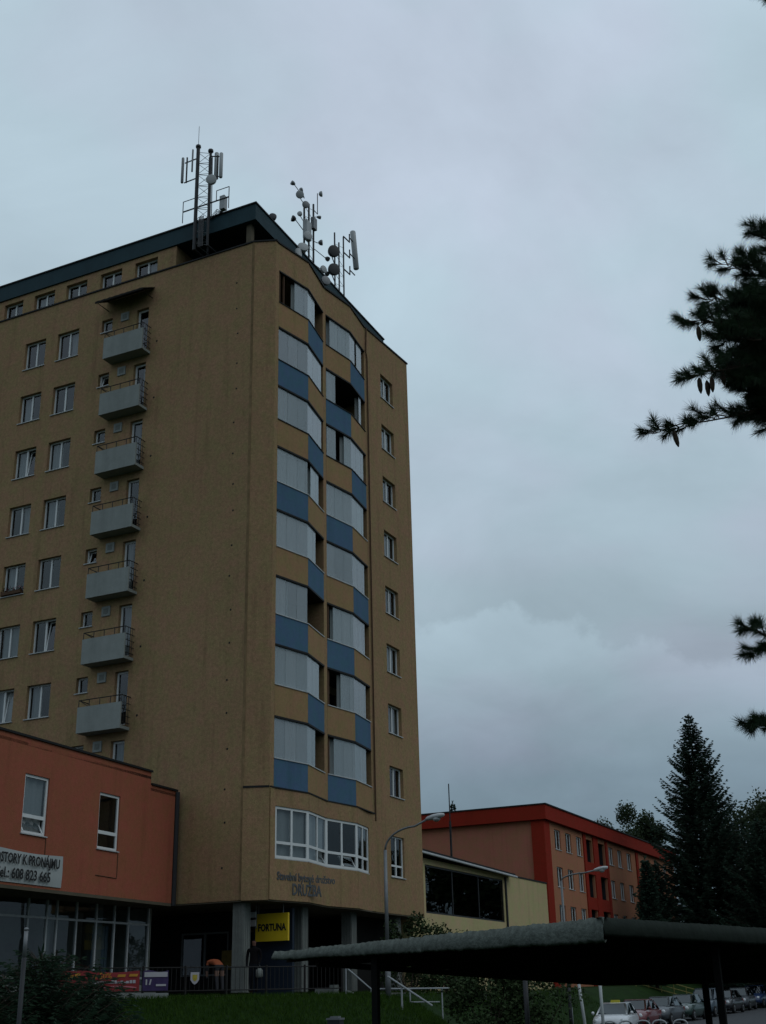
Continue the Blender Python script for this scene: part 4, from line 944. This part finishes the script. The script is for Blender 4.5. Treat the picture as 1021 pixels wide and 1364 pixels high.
# right edge stays high where it enters the frame
cR2 = cN.lerp(V((-2.2, 30.4, 2.62)), 1.0)
b = MB(); Zu = V((0, 0, 1))
nA, nB = 18, 18
def roofpt(a, c):
    p0 = cL.lerp(cN, a); p1 = cF.lerp(V((-2.2, 30.4, 1.98)), a)
    p = p0.lerp(p1, c)
    edge = cN.lerp(cR2, c)
    p.z += (edge.z-cN.lerp(V((-2.2, 30.4, 1.98)), c).z)*max(0, (a-.80)/.20)**2
    p.z += .02*math.sin(a*40)*math.sin(c*3.14)
    return p
vs = [roofpt(i/nA, j/nB) for j in range(nB+1) for i in range(nA+1)]
k = len(vs); vs2 = [p+Zu*.06 for p in vs]
W1 = nA+1
fs = [(j*W1+i, j*W1+i+1, (j+1)*W1+i+1, (j+1)*W1+i) for j in range(nB) for i in range(nA)]
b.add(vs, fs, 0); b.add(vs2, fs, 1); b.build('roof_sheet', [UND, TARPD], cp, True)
# boards under the sheet
for j in range(0, nB, 2):
    d = MB()
    for i in range(nA):
        p, q = roofpt(i/nA, (j+.5)/nB), roofpt((i+1)/nA, (j+.5)/nB); d.hexa([p-Zu*.12, q-Zu*.12, q-Zu*.12+V((.02, .06, 0)), p-Zu*.12+V((.02, .06, 0)), p-Zu*.01, q-Zu*.01, q-Zu*.01+V((.02, .06, 0)), p-Zu*.01+V((.02, .06, 0))])
    d.build('rafter', UND, cp)
# rolled valance along the two visible edges
def valance(p, q, h0, h1, outw, mt, name, seed, lump):
    r = random.Random(seed); n = 240; d = MB(); rings = []
    nrm = V(((q-p).y, -(q-p).x, 0)).normalized()*outw
    for i in range(n+1):
        s = i/n; c = p.lerp(q, s); h = h0+(h1-h0)*s
        w1 = lump*(.5*math.sin(s*31+seed)+.5*math.sin(s*107)+.5*math.sin(s*273+1))+r.uniform(-lump, lump)*1.0
        rings.append([c+Zu*(.065+w1*.5)-nrm*.10, c+Zu*(.07+w1)+nrm*.02, c+Zu*(-h*.3)+nrm*(.07+w1), c+Zu*(-h*.8+w1*.4)+nrm*(.075+w1), c+Zu*(-h+w1*.8)+nrm*.045, c+Zu*(-h*.85)-nrm*.0])
    b0 = len(d.v)
    for rg in rings: d.v += [tuple(v) for v in rg]
    for i in range(n):
        for j in range(5): a = b0+i*6+j; d.f.append((a, a+1, a+7, a+6)); d.m.append(0)
    return d.build(name, mt, cp, True)
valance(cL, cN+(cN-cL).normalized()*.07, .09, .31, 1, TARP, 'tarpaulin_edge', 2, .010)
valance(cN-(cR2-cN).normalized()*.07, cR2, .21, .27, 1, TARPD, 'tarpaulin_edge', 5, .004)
PST = mat('black_post_paint', (.006, .006, .006), .9, .1, .1, 5)
for (x, y, zt) in ((-11.12, 22.3, 2.5), (-4.9, 23.4, 2.5), (-6.2, 28.2, 2.25), (-3.4, 29.0, 2.2)):
    d = MB(); zb = hgt(x, y); d.box(x-.06, x+.06, y-.06, y+.06, zb-.1, zt-.02); d.build('post', PST, cp)
d = MB(); e0, e1 = cL+V((.5, .9, -.16)), cF+V((.2, -.2, -.12)); d.tube([e0, e1], .06, 6); d.tube([cF+V((.2, -.2, -.12)), V((-2.4, 30.2, 1.90))], .06, 6); d.build('back_beam', UND, cp)
for (x, y, h, mt, lab) in ((-11.9, 32.7, 2.3, MAST, 'dark teal steel post standing by the lawn'), (-12.66, 41.94, 2.9, SILL, 'upright pale steel post beside the white taxi'), (-13.45, 42.75, 2.9, SILL, 'leaning pale steel post next to the lawn'), (-15.3, 46.7, 2.6, MAST, 'thin dark post in the lawn behind the shrub')):
    zb = hgt(x, y); d = MB(); lean = -.22 if 'leaning' in lab else 0
    d.tube([(x, y, zb-.1), (x+lean*.5, y+lean*.3, zb+h*.5), (x+lean, y+lean*.6, zb+h)], .055 if mt is SILL else .07, 8); d.lathe((x+lean, y+lean*.6, zb+h), (0, 0, 1), [(0, .07), (.03, .08), (.05, .03)], 8); d.lathe((x, y, zb-.02), (0, 0, 1), [(0, .13), (.03, .13), (.04, .07)], 8)
    tag(d.build('steel_post', mt, None, True), lab, 'post', 'steel posts by the lawn')
# grey pole at the lower left
gp = thing('sign_pole', (-14.91, 16.82, 0), 'plain grey steel pole with a pale cap among the junipers', 'pole')
d = MB(); d.tube([(-14.91, 16.82, -.1), (-14.91, 16.82, 2.45)], .038, 10); d.build('pole', MAST, gp, True)
d = MB(); d.tube([(-14.91, 16.82, 2.45), (-14.91, 16.82, 2.88)], .034, 10); d.lathe((-14.91, 16.82, 2.88), (0, 0, 1), [(0, .04), (.03, .04), (.05, .015)], 10); d.build('cap', STEEL, gp, True)

# ------------------------------------------------------------------ street lamps
def lamp(x, y, zt, arm, rise, label, r0=.075):
    o = thing('street_lamp', (x, y, hgt(x, y)), label, 'street lamp', 'street lamps')
    z0 = hgt(x, y)
    d = MB(); d.tube([(x, y, z0-.1), (x, y, z0+1.3)], r0*1.35, 10); d.tube([(x, y, z0+1.3), (x, y, zt)], [r0, r0*.8], 10); d.build('pole', STEEL, o, True)
    pts = []
    for i in range(9):
        a = i/8*PI/2; pts.append((x+arm*.62*(1-math.cos(a)), y, zt+rise*.72*math.sin(a)))
    pts.append((x+arm*.92, y, zt+rise*.95))
    d = MB(); d.tube(pts, .038, 8); d.build('arm', STEEL, o, True)
    h = MB(); e = V((x+arm*.85, y, zt+rise*.93)); dx = V((1, 0, .14)).normalized()
    ring = []
    for s, w, hh in ((0, .05, .05), (.08, .10, .09), (.3, .17, .13), (.55, .16, .12), (.72, .08, .07)):
        c = e+dx*s; ring.append([c+V((0, w*math.cos(t), hh*.8*math.sin(t))) for t in [2*PI*q/10 for q in range(10)]])
    b0 = len(h.v)
    for rg in ring: h.v += [tuple(v) for v in rg]
    for i in range(4):
        for j in range(10): h.f.append((b0+i*10+j, b0+i*10+(j+1) % 10, b0+(i+1)*10+(j+1) % 10, b0+(i+1)*10+j)); h.m.append(0)
    h.f.append(tuple(b0+j for j in range(9, -1, -1))); h.m.append(0); h.f.append(tuple(b0+40+j for j in range(10))); h.m.append(0)
    ho = h.build('lamp_head', SILL, o, True)
    g = MB(); g.lathe(e+dx*.42-V((0, 0, .06)), (0.12, 0, -1), [(0, .15), (.07, .13), (.12, .06)], 12); g.build('lamp_glass', PLAST, ho, True)
lamp(-20.12, 41.33, 6.75, 1.95, 1.05, 'curved-arm street lamp in front of the tower')
lamp(-19.86, 60.65, 7.0, 2.0, .42, 'street lamp in front of the orange block')

# ------------------------------------------------------------------ plaza edge: fence, banners, stairs, rails
F0, F1 = V((-27.35, 32.3, 0)), V((-21.5, 40.5, 0)); fu = (F1-F0).normalized(); fn = V((fu.y, -fu.x, 0)); FL = (F1-F0).length
fe = thing('plaza_fence', (F0.x, F0.y, 1.9), 'low dark bar fence along the top of the grass bank', 'fence')
nsec = 7
d = MB()
for z in (2.10, 2.82): d.tube([F0+Zu*z, F1+Zu*z], .02, 5)
d.build('rail', RUST, fe)
for i in range(nsec+1):
    p = F0+fu*FL*i/nsec; d = MB(); d.box(p.x-.03, p.x+.03, p.y-.03, p.y+.03, 1.7, 2.88); d.build('post', RUST, fe)
for i in range(nsec*9):
    if i % 9 == 0: continue
    p = F0+fu*FL*i/(nsec*9); d = MB(); d.tube([p+Zu*2.10, p+Zu*2.82], .010, 4); d.build('bar', RUST, fe)
def fence_banner(s0, s1, z0, z1, label, mt, words):
    o = thing('fence_banner', tuple(F0+fu*s0+Zu*z0), label, 'banner')
    sheet = banner_sheet(F0, fu, fn, s0, s1, z0, z1, .02, mt, 'cloth', o)
    return o
RB = mat('red_banner', (.21, .018, .020), .6, .3, .1, 2.0); PB = mat('purple_banner', (.035, .020, .075), .6, .3, .1, 3)
YL = mat('banner_yellow', (.42, .20, .03), .7, .2, .1, 5); WL = mat('banner_white', (.36, .34, .36), .7, .2, .05, 5); PK = mat('banner_pink', (.42, .14, .16), .7, .2, .1, 5)
o = fence_banner(.15, 2.75, 2.12, 2.72, 'long red advertising banner with yellow and white print on the fence', RB, None)
bp_ = F0+fn*.055
text_part('lettering', 'od 50%', .25, bp_+fu*1.45+Zu*2.58, fu, (0, 0, 1), YL, o, .003)
d = MB()
for s, z, l, h in ((.25, 2.52, .32, .10), (.62, 2.56, .16, .12), (2.0, 2.55, .26, .08), (2.38, 2.56, .28, .08)): d.obox(bp_+fu*s+Zu*z, fu*l, fn*.006, Zu*h+fu*.03)
d.build('print', YL, o)
d = MB(); r = random.Random(3); s = 1.1
while s < 2.6:
    l = r.uniform(.05, .13); d.obox(bp_+fu*s+Zu*2.36, fu*l*.8, fn*.006, Zu*r.uniform(.05, .10)); s += l
d.build('print', WL, o)
d = MB()
for i in range(16): 
    a0, a1 = i/16, (i+1)/16; f_ = lambda a: .10*math.sin(a*2.6)
    d.hexa([bp_+fu*(1.2+1.45*a0)+Zu*(2.15+f_(a0)), bp_+fu*(1.2+1.45*a1)+Zu*(2.15+f_(a1)), bp_+fu*(1.2+1.45*a1)+Zu*(2.15+f_(a1))+fn*.006, bp_+fu*(1.2+1.45*a0)+Zu*(2.15+f_(a0))+fn*.006]+[bp_+fu*(1.2+1.45*a0)+Zu*(2.19+f_(a0)), bp_+fu*(1.2+1.45*a1)+Zu*(2.19+f_(a1)), bp_+fu*(1.2+1.45*a1)+Zu*(2.19+f_(a1))+fn*.006, bp_+fu*(1.2+1.45*a0)+Zu*(2.19+f_(a0))+fn*.006])
d.build('print', PK, o)
o = fence_banner(2.85, 3.72, 2.12, 2.72, 'small purple and white banner on the fence', PB, None)
d = MB(); d.obox(bp_+fu*2.9+Zu*2.54, fu*.78, fn*.006, Zu*.15); d.build('print', WL, o)
d = MB(); d.obox(bp_+fu*2.95+Zu*2.30, fu*.05, fn*.006, Zu*.17); d.obox(bp_+fu*3.06+Zu*2.30, fu*.05, fn*.006, Zu*.17+fu*.04); d.obox(bp_+fu*3.3+Zu*2.26, fu*.34, fn*.006, Zu*.06); d.build('print', WL, o)
# shield sign on the fence
o = thing('shield_sign', tuple(F0+fu*4.6+Zu*2.3), 'small white shield-shaped sign with a yellow emblem on the fence', 'sign')
c = F0+fu*4.62+fn*.05+Zu*2.5
out = [(-.15, .17), (.15, .17), (.15, -.06), (.08, -.16), (0, -.21), (-.08, -.16), (-.15, -.06)]
def plate(sc, th, off_, mt, name):
    d = MB(); n = len(out)
    a = [c+fu*x*sc+Zu*z*sc+fn*off_ for x, z in out]; b2 = [p+fn*th for p in a]
    d.add(a+b2, [tuple(range(n-1, -1, -1)), tuple(range(n, 2*n))]+[(i, (i+1) % n, n+(i+1) % n, n+i) for i in range(n)]); d.build(name, mt, o)
plate(1.0, .015, 0, WL, 'plate'); plate(.55, .006, .0155, mat('emblem_ochre', (.36, .28, .04), .7, .2, .2, 8), 'emblem')
# white low wall under the banners
d = MB(); p = F0+fu*.9+fn*.12; d.obox(p+Zu*1.5, fu*2.75, fn*.18, Zu*.55); tag(d.build('low_wall', mat('pale_low_wall', (.20, .21, .20), .9, .1, .1, 3)), 'low pale concrete upstand below the fence banners', 'wall')
# stairs
st = thing('stairs', (-19.8, 42, .6), 'concrete steps descending from the plaza beside the grass bank', 'stairs')
ns = 9
for i in range(ns):
    z1 = 1.9-.15*i; d = MB(); d.box(-21.1+.31*i, -21.1+.31*(i+1)-.002, 40.9, 43.4, z1-.5, z1); d.build('step', PAVE, st)
d = MB(); d.hexa([(-21.4, 40.62, 1.5), (-18.2, 40.62, .1), (-18.2, 40.88, .1), (-21.4, 40.88, 1.5), (-21.4, 40.62, 2.02), (-18.2, 40.62, .62), (-18.2, 40.88, .62), (-21.4, 40.88, 2.02)]); d.build('side_wall', CONC, st)
RAILP = mat('pale_rail_paint', (.30, .31, .32), .5, .4, .08, 5)
hr = thing('stair_handrail', (-20, 41, .9), 'pale tubular handrail running down the steps by the tower', 'handrail', 'stair handrails')
d = MB(); d.tube([(-21.4, 40.6, 2.78), (-20.72, 41.2, 2.05), (-18.25, 42.4, 2.02)], .028, 6); d.tube([(-20.72, 41.2, 1.62), (-18.6, 42.3, 1.58)], .02, 6); d.build('rail', RAILP, hr)
for (x, y, zt) in ((-21.4, 40.6, 2.78), (-20.72, 41.2, 2.05), (-19.5, 41.8, 2.03), (-18.5, 42.3, 2.02)):
    d = MB(); d.tube([(x, y, .7), (x, y, zt)], .026, 6); d.build('post', RAILP, hr)
hr = thing('stair_handrail', (-19, 40, .8), 'shorter sloping handrail on one stout post at the step foot', 'handrail', 'stair handrails')
d = MB(); d.tube([(-19.2, 39.4, 2.42), (-18.02, 40.35, 1.47)], .032, 6); d.build('rail', RAILP, hr)
d = MB(); d.tube([(-18.85, 39.75, .2), (-18.85, 39.75, 2.1)], .035, 6); d.build('post', RAILP, hr)
pl = thing('planter_box', (-22.4, 40.6, 2.0), 'low pale concrete planter at the top of the steps', 'planter')
d = MB(); d.box(-22.7, -22.1, 40.7, 41.05, 1.93, 2.1); d.box(-22.1, -21.9, 40.66, 41.0, 1.93, 2.22); d.build('box', CONC, pl)
cab = thing('utility_cabinet', (-16.4, 30.5, 0), 'slim dark utility cabinet with a pale cap on the grass bank', 'cabinet')
zb = hgt(-16.4, 30.5)
d = MB(); d.box(-16.58, -16.22, 30.38, 30.62, zb-.1, 1.22); d.build('body', BLACKP, cab)
d = MB(); d.box(-16.6, -16.2, 30.36, 30.64, 1.221, 1.27); d.box(-16.52, -16.28, 30.42, 30.58, 1.271, 1.31); d.build('cap', STEEL, cab)

yr = thing('ramp_railing', (-22, 88, 2), 'yellowish ramp railing on the slope behind the parked cars', 'railing')
YRL = mat('ochre_rail_paint', (.20, .17, .05), .6, .3, .1, 5)
ra, rb_ = V((-23.6, 86.4, 3.05)), V((-20.4, 90.5, 1.85))
for dz in (0, .32, .64):
    d = MB(); d.tube([ra-Zu*dz, rb_-Zu*dz], .03, 6); d.build('rail', YRL, yr)
for i in range(6):
    q = ra.lerp(rb_, i/5); d = MB(); d.tube([q, q-Zu*1.3], .03, 6); d.build('post', YRL, yr)

# ------------------------------------------------------------------ bicycle hoops
for (x, y, lab) in ((-14.04, 47.3, 'steel bicycle hoop in front of the taxi, next to the leaning post'), (-13.5, 47.55, 'steel bicycle hoop in front of the taxi bonnet'), (-12.95, 47.85, 'steel bicycle hoop beside the taxi wing'), (-12.4, 48.1, 'steel bicycle hoop in front of the red car'), (-11.7, 48.4, 'steel bicycle hoop at the open end of the hoop row')):
    z0 = hgt(x, y); pts = []
    for i in range(9):
        a = PI*i/8; pts.append((x-.24*math.cos(a), y-.1*math.cos(a), z0+.68+.22*math.sin(a)**.6))
    d = MB(); d.tube([(x-.24, y-.1, z0-.1)]+pts+[(x+.24, y+.1, z0-.1)], .03, 8); d.lathe((x-.24, y-.1, z0-.02), (0, 0, 1), [(0, .06), (.05, .06), (.06, .035)], 8); d.lathe((x+.24, y+.1, z0-.02), (0, 0, 1), [(0, .06), (.05, .06), (.06, .035)], 8)
    tag(d.build('bicycle_hoop', RAILP, None, True), lab, 'bicycle rack', 'bicycle hoops')

# ------------------------------------------------------------------ cars
CG = glass_mat('car_glass', 1.85, (.16, .20, .21)); TYRE = mat('tyre_rubber', (.015, .015, .015), .9, .2, .1, 9); RIM = mat('alloy_rim', (.35, .36, .37), .35, .5, .05, 9, metal=.6)
LENS = mat('headlight_lens', (.55, .57, .58), .2, .6, .05, 9); PLATE = mat('number_plate', (.6, .6, .58), .5, .3, .03, 9); RLEN = mat('tail_lens', (.25, .01, .01), .3, .5, .05, 9)
def car(x, y, ang, paint, label, taxi=False, tall=0.):
    z0 = hgt(x, y)+.045; o = thing('parked_car', (x, y, z0), label, 'car', 'cars parked along the road')
    Mx = Matrix.Translation((x, y, z0)) @ Matrix.Rotation(ang, 4, 'Z')
    T = lambda p: tuple(Mx @ V(p))
    def fin(mb, name, mt, par=o, smooth=False):
        mb.v = [T(p) for p in mb.v]; return mb.build(name, mt, par, smooth)
    st = [(-2.05, .62, .40, .80), (-1.98, .76, .30, .90), (-1.55, .83, .22, .95), (-.6, .85, .19, .95), (.4, .855, .19, .94), (1.0, .85, .20, .92), (1.5, .82, .22, .84), (1.88, .74, .27, .74), (2.05, .58, .36, .62)]
    b = MB(); rings = []
    for (xx, hw, zb, zt) in st:
        zt += tall*.2
        half = [(hw*.80, zb), (hw*.97, zb+.10), (hw, (zb+zt)*.5), (hw*.98, zt-.12), (hw*.90, zt-.02), (hw*.5, zt+.03)]
        rings.append([(xx, yy, zz) for yy, zz in half]+[(xx, -yy, zz) for yy, zz in reversed(half)])
    for rg in rings: b.v += rg
    n = 12
    for i in range(len(rings)-1):
        for j in range(n): b.f.append((i*n+j, i*n+(j+1) % n, (i+1)*n+(j+1) % n, (i+1)*n+j)); b.m.append(0)
    b.f.append(tuple(range(n-1, -1, -1))); b.m.append(0); b.f.append(tuple((len(rings)-1)*n+j for j in range(n))); b.m.append(0)
    # cabin
    zr = 1.43+tall; zc = .92+tall*.2
    base = [(-1.75, .76), (-1.0, .79), (.2, .79), (1.08, .72)]; top = [(-1.25, .56), (-.8, .60), (.0, .61), (.36, .56)]
    k = len(b.v)
    for (bx, by), (tx_, ty_) in zip(base, top): b.v += [(bx, by, zc), (tx_, ty_, zr-(.04 if bx in (-1.75, 1.08) else 0)), (tx_, -ty_, zr-(.04 if bx in (-1.75, 1.08) else 0)), (bx, -by, zc)]
    for i in range(3):
        for j in range(3): b.f.append((k+i*4+j, k+i*4+j+1, k+(i+1)*4+j+1, k+(i+1)*4+j)); b.m.append(0)
    b.f.append((k, k+1, k+2, k+3)); b.m.append(0); b.f.append((k+12, k+15, k+14, k+13)); b.m.append(0)
    fin(b, 'body', paint, o, True)
    def pane(pts, name, push):
        c = sum((V(p) for p in pts), V())/4; g = MB(); g.quad(*[V(p)*.88+c*.12+V(push)*.012 for p in pts]); fin(g, name, CG)
    pane([(1.08, .72, zc), (1.08, -.72, zc), (.36, -.56, zr-.04), (.36, .56, zr-.04)], 'windscreen', (1, 0, .6))
    pane([(-1.75, .76, zc), (-1.75, -.76, zc), (-1.25, -.56, zr-.04), (-1.25, .56, zr-.04)], 'rear_window', (-1, 0, .6))
    for s_ in (1, -1):
        pane([(1.08, s_*.72, zc), (.2, s_*.79, zc), (0, s_*.61, zr), (.36, s_*.56, zr-.04)], 'side_window', (.1, s_, .3))
        pane([(.2, s_*.79, zc), (-1.0, s_*.79, zc), (-.8, s_*.60, zr), (0, s_*.61, zr)], 'side_window', (0, s_, .3))
        pane([(-1.0, s_*.79, zc), (-1.75, s_*.76, zc), (-1.25, s_*.56, zr-.04), (-.8, s_*.60, zr)], 'side_window', (0, s_, .3))
        g = MB(); g.lathe((.85, s_*.88, 1.0+tall*.2), (1, 0, 0), [(0, .03), (.03, .08), (.12, .07), (.16, .02)], 8); fin(g, 'wing_mirror', paint, o, True)
        g = MB(); g.lathe((1.80, s_*.56, .66), (1, s_*.35, .12), [(0, .10), (.12, .11), (.17, .07), (.18, .02)], 10); fin(g, 'headlight', LENS, o, True)
        g = MB(); g.box(-2.04, -1.93, s_*.66-.10, s_*.66+.10, .68, .88); fin(g, 'tail_light', RLEN)
        for wx in (1.28, -1.28):
            g = MB(); g.lathe((wx, s_*.68, .31), (0, s_, 0), [(0, .25), (.02, .31), (.16, .31), (.19, .27), (.19, .20)], 18); wo = fin(g, 'wheel', TYRE, o, True)
            g = MB(); g.lathe((wx, s_*.80, .31), (0, s_, 0), [(0, .19), (.06, .20), (.075, .15), (.06, .05)], 14); fin(g, 'rim', RIM, wo, True)
    g = MB(); g.box(2.0, 2.07, -.36, .36, .50, .60); fin(g, 'grille', BLACKP)
    g = MB(); g.box(2.05, 2.085, -.26, .26, .36, .47); fin(g, 'number_plate', PLATE)
    g = MB(); g.box(1.86, 2.06, -.66, .66, .27, .35); fin(g, 'bumper', BLACKP)
    if taxi:
        g = MB(); g.hexa([(-.32, -.22, zr-.01), (-.14, -.22, zr-.01), (-.14, .22, zr-.01), (-.32, .22, zr-.01), (-.28, -.19, zr+.11), (-.18, -.19, zr+.11), (-.18, .19, zr+.11), (-.28, .19, zr+.11)]); ts = fin(g, 'roof_sign', mat('taxi_sign', (.40, .34, .03), .6, .2, .05, 5))
CW = mat('white_car_paint', (.52, .53, .54), .35, .5, .03, 4, coat=.5); CR_ = mat('red_car_paint', (.12, .008, .010), .35, .5, .05, 4, coat=.5); CS = mat('silver_car_paint', (.070, .076, .085), .35, .4, .05, 4, metal=.2, coat=.3)
CGn = mat('dark_green_car_paint', (.02, .045, .035), .35, .5, .05, 4, coat=.5); CB = mat('pale_blue_car_paint', (.050, .070, .090), .35, .4, .05, 4, metal=.2, coat=.3); CK = mat('black_car_paint', (.015, .015, .018), .35, .5, .05, 4, coat=.5); CBl = mat('blue_car_paint', (.02, .04, .10), .35, .5, .05, 4, coat=.5)
car(-17.25, 59.2, math.atan2(-.97, .12), CW, 'white taxi with a yellow roof sign facing the bicycle hoops', True)
row = [(CR_, 'red hatchback parked right behind the white taxi', 0), (CS, 'silver car parked between the red hatchback and a dark green car', 0), (CGn, 'dark green car parked beside the silver car', 0), (CB, 'tall pale blue car parked after the dark green one', .22), (CK, 'black car parked beyond the tall pale blue one', 0), (CS, 'silver-grey car glimpsed between the canopy posts', .05), (CBl, 'dark blue car farthest along the parked row', .1)]
for i, (pt, lab, tl) in enumerate(row):
    car(-18.45+rnd.uniform(-.08, .08), 67.2+5.5*i, -PI/2+rnd.uniform(-.03, .03), pt, lab, False, tl)

# ------------------------------------------------------------------ people under the tower
def person(name_label, loc, joints, edges, mt, rotz=0):
    me = bpy.data.meshes.new('person'); me.from_pydata([j[:3] for j in joints], edges, [])
    o = bpy.data.objects.new('person', me); COL.objects.link(o); o.location = loc; o.rotation_euler = (0, 0, rotz)
    md = o.modifiers.new('skin', 'SKIN'); sk = me.skin_vertices[0].data
    for v, j in zip(sk, joints): v.radius = (j[3], j[4] if len(j) > 4 else j[3])
    sk[0].use_root = True; md.use_smooth_shade = True
    s2 = o.modifiers.new('sub', 'SUBSURF'); s2.levels = 2; s2.render_levels = 2
    me.materials.append(mt); tag(o, name_label, 'person'); return o
def clothes(name, bands, axis='Z'):
    mt = bpy.data.materials.new(name); mt.use_nodes = True; t = mt.node_tree; b = t.nodes['Principled BSDF']; b.inputs['Roughness'].default_value = .95; b.inputs['Specular IOR Level'].default_value = .05
    tc = N(t, 'ShaderNodeTexCoord'); sp_ = N(t, 'ShaderNodeSeparateXYZ'); L(t, tc.outputs['Object'], sp_.inputs[0])
    rp = N(t, 'ShaderNodeValToRGB'); rp.color_ramp.interpolation = 'CONSTANT'; el = rp.color_ramp.elements
    while len(el) < len(bands): el.new(.5)
    for e, (p, c) in zip(el, bands): e.position = p; e.color = (*c, 1)
    L(t, math_(t, 'MULTIPLY', sp_.outputs[axis], .5), rp.inputs[0]); L(t, rp.outputs[0], b.inputs['Base Color']); return mt
stand = [(0, 0, .93, .15, .11), (0, 0, 1.12, .14, .10), (0, 0, 1.32, .17, .11), (0, 0, 1.45, .09, .08), (0, -.01, 1.53, .05, .05), (0, -.02, 1.62, .085, .095), (0, -.02, 1.71, .075, .085),
         (.20, 0, 1.40, .06), (.25, .02, 1.14, .05), (.22, -.10, .92, .04), (.21, -.14, .84, .035), (-.20, 0, 1.40, .06), (-.25, .02, 1.14, .05), (-.24, -.04, .90, .04), (-.23, -.06, .81, .035),
         (.10, 0, .86, .10), (.11, -.01, .50, .07), (.11, .02, .10, .05), (.12, -.12, .04, .045), (-.10, 0, .86, .10), (-.11, -.02, .50, .07), (-.11, .02, .10, .05), (-.12, -.12, .04, .045)]
se = [(0, 1), (1, 2), (2, 3), (3, 4), (4, 5), (5, 6), (2, 7), (7, 8), (8, 9), (9, 10), (2, 11), (11, 12), (12, 13), (13, 14), (0, 15), (15, 16), (16, 17), (17, 18), (0, 19), (19, 20), (20, 21), (21, 22)]
p1 = person('person in a dark jacket standing beside the ribbed column', (-24.1, 38.85, 2.03), stand, se, clothes('dark_outfit', [(0, (.008, .008, .009)), (.06, (.010, .011, .014)), (.46, (.008, .007, .008)), (.76, (.16, .08, .06)), (.83, (.012, .009, .008))]), .3)
bend = [(0, 0, .93, .15, .12), (0, -.18, 1.02, .15, .12), (0, -.40, 1.06, .17, .12), (0, -.52, 1.05, .09, .08), (0, -.60, 1.03, .05, .05), (0, -.68, .99, .085, .09), (0, -.76, .95, .075, .08),
        (.20, -.42, 1.02, .06), (.22, -.46, .78, .05), (.18, -.50, .56, .04), (.18, -.52, .48, .035), (-.20, -.42, 1.02, .06), (-.22, -.46, .78, .05), (-.18, -.50, .56, .04), (-.18, -.52, .48, .035),
        (.10, .02, .86, .10), (.11, .02, .50, .07), (.11, .08, .10, .05), (.12, -.06, .04, .045), (-.10, .02, .86, .10), (-.11, .02, .50, .07), (-.11, .08, .10, .05), (-.12, -.06, .04, .045)]
p2 = person('person in an orange top bending forward behind the fence', (-25.2, 38.35, 2.03), bend, se, clothes('orange_outfit', [(0, (.02, .02, .022)), (.06, (.05, .05, .055)), (.27, (.20, .12, .09)), (.36, (.03, .03, .033)), (.46, (.30, .085, .04))]), -2.0)
hb = MB(); hb.lathe((-24.1+.26, 38.85-.05, 2.5), (0, 0, 1), [(0, .09), (.04, .13), (.25, .12), (.3, .05)], 8); hb.tube([(-23.9, 38.8, 2.8), (-23.85, 38.8, 2.98), (-23.8, 38.8, 2.8)], .01, 4); tag(hb.build('shopping_bag', CONC, None, True), 'small pale bag carried by the person in the dark jacket', 'bag')

# ------------------------------------------------------------------ grass on the bank
def grass():
    r = random.Random(5); g = MB()
    def blade(x, y, h):
        z = hgt(x, y); a = r.uniform(0, 6.28); dx, dy = math.cos(a), math.sin(a); w = r.uniform(.008, .016); ln = h*r.uniform(.2, .7)
        b = r.uniform(0, 6.28); g.tri((x-dx*w, y-dy*w, z-.02), (x+dx*w, y+dy*w, z-.02), (x+math.cos(b)*ln, y+math.sin(b)*ln, z+h))
    n = 0
    while n < 46000:
        s = r.uniform(-2, 13.5); t = r.uniform(-7.5, .05)
        p = LN0+lnd*s+lnn*t; blade(p.x, p.y, r.uniform(.06, .17)); n += 1
    for i in range(16000):
        x, y = r.uniform(-24, -17.5), r.uniform(44, 72)
        if y > 50 and x > -19.9: continue
        blade(x, y, r.uniform(.06, .16))
    o = g.build('grass', GRASS); tag(o, 'short unmown grass covering the bank below the tower', 'grass', kind='stuff')
grass()
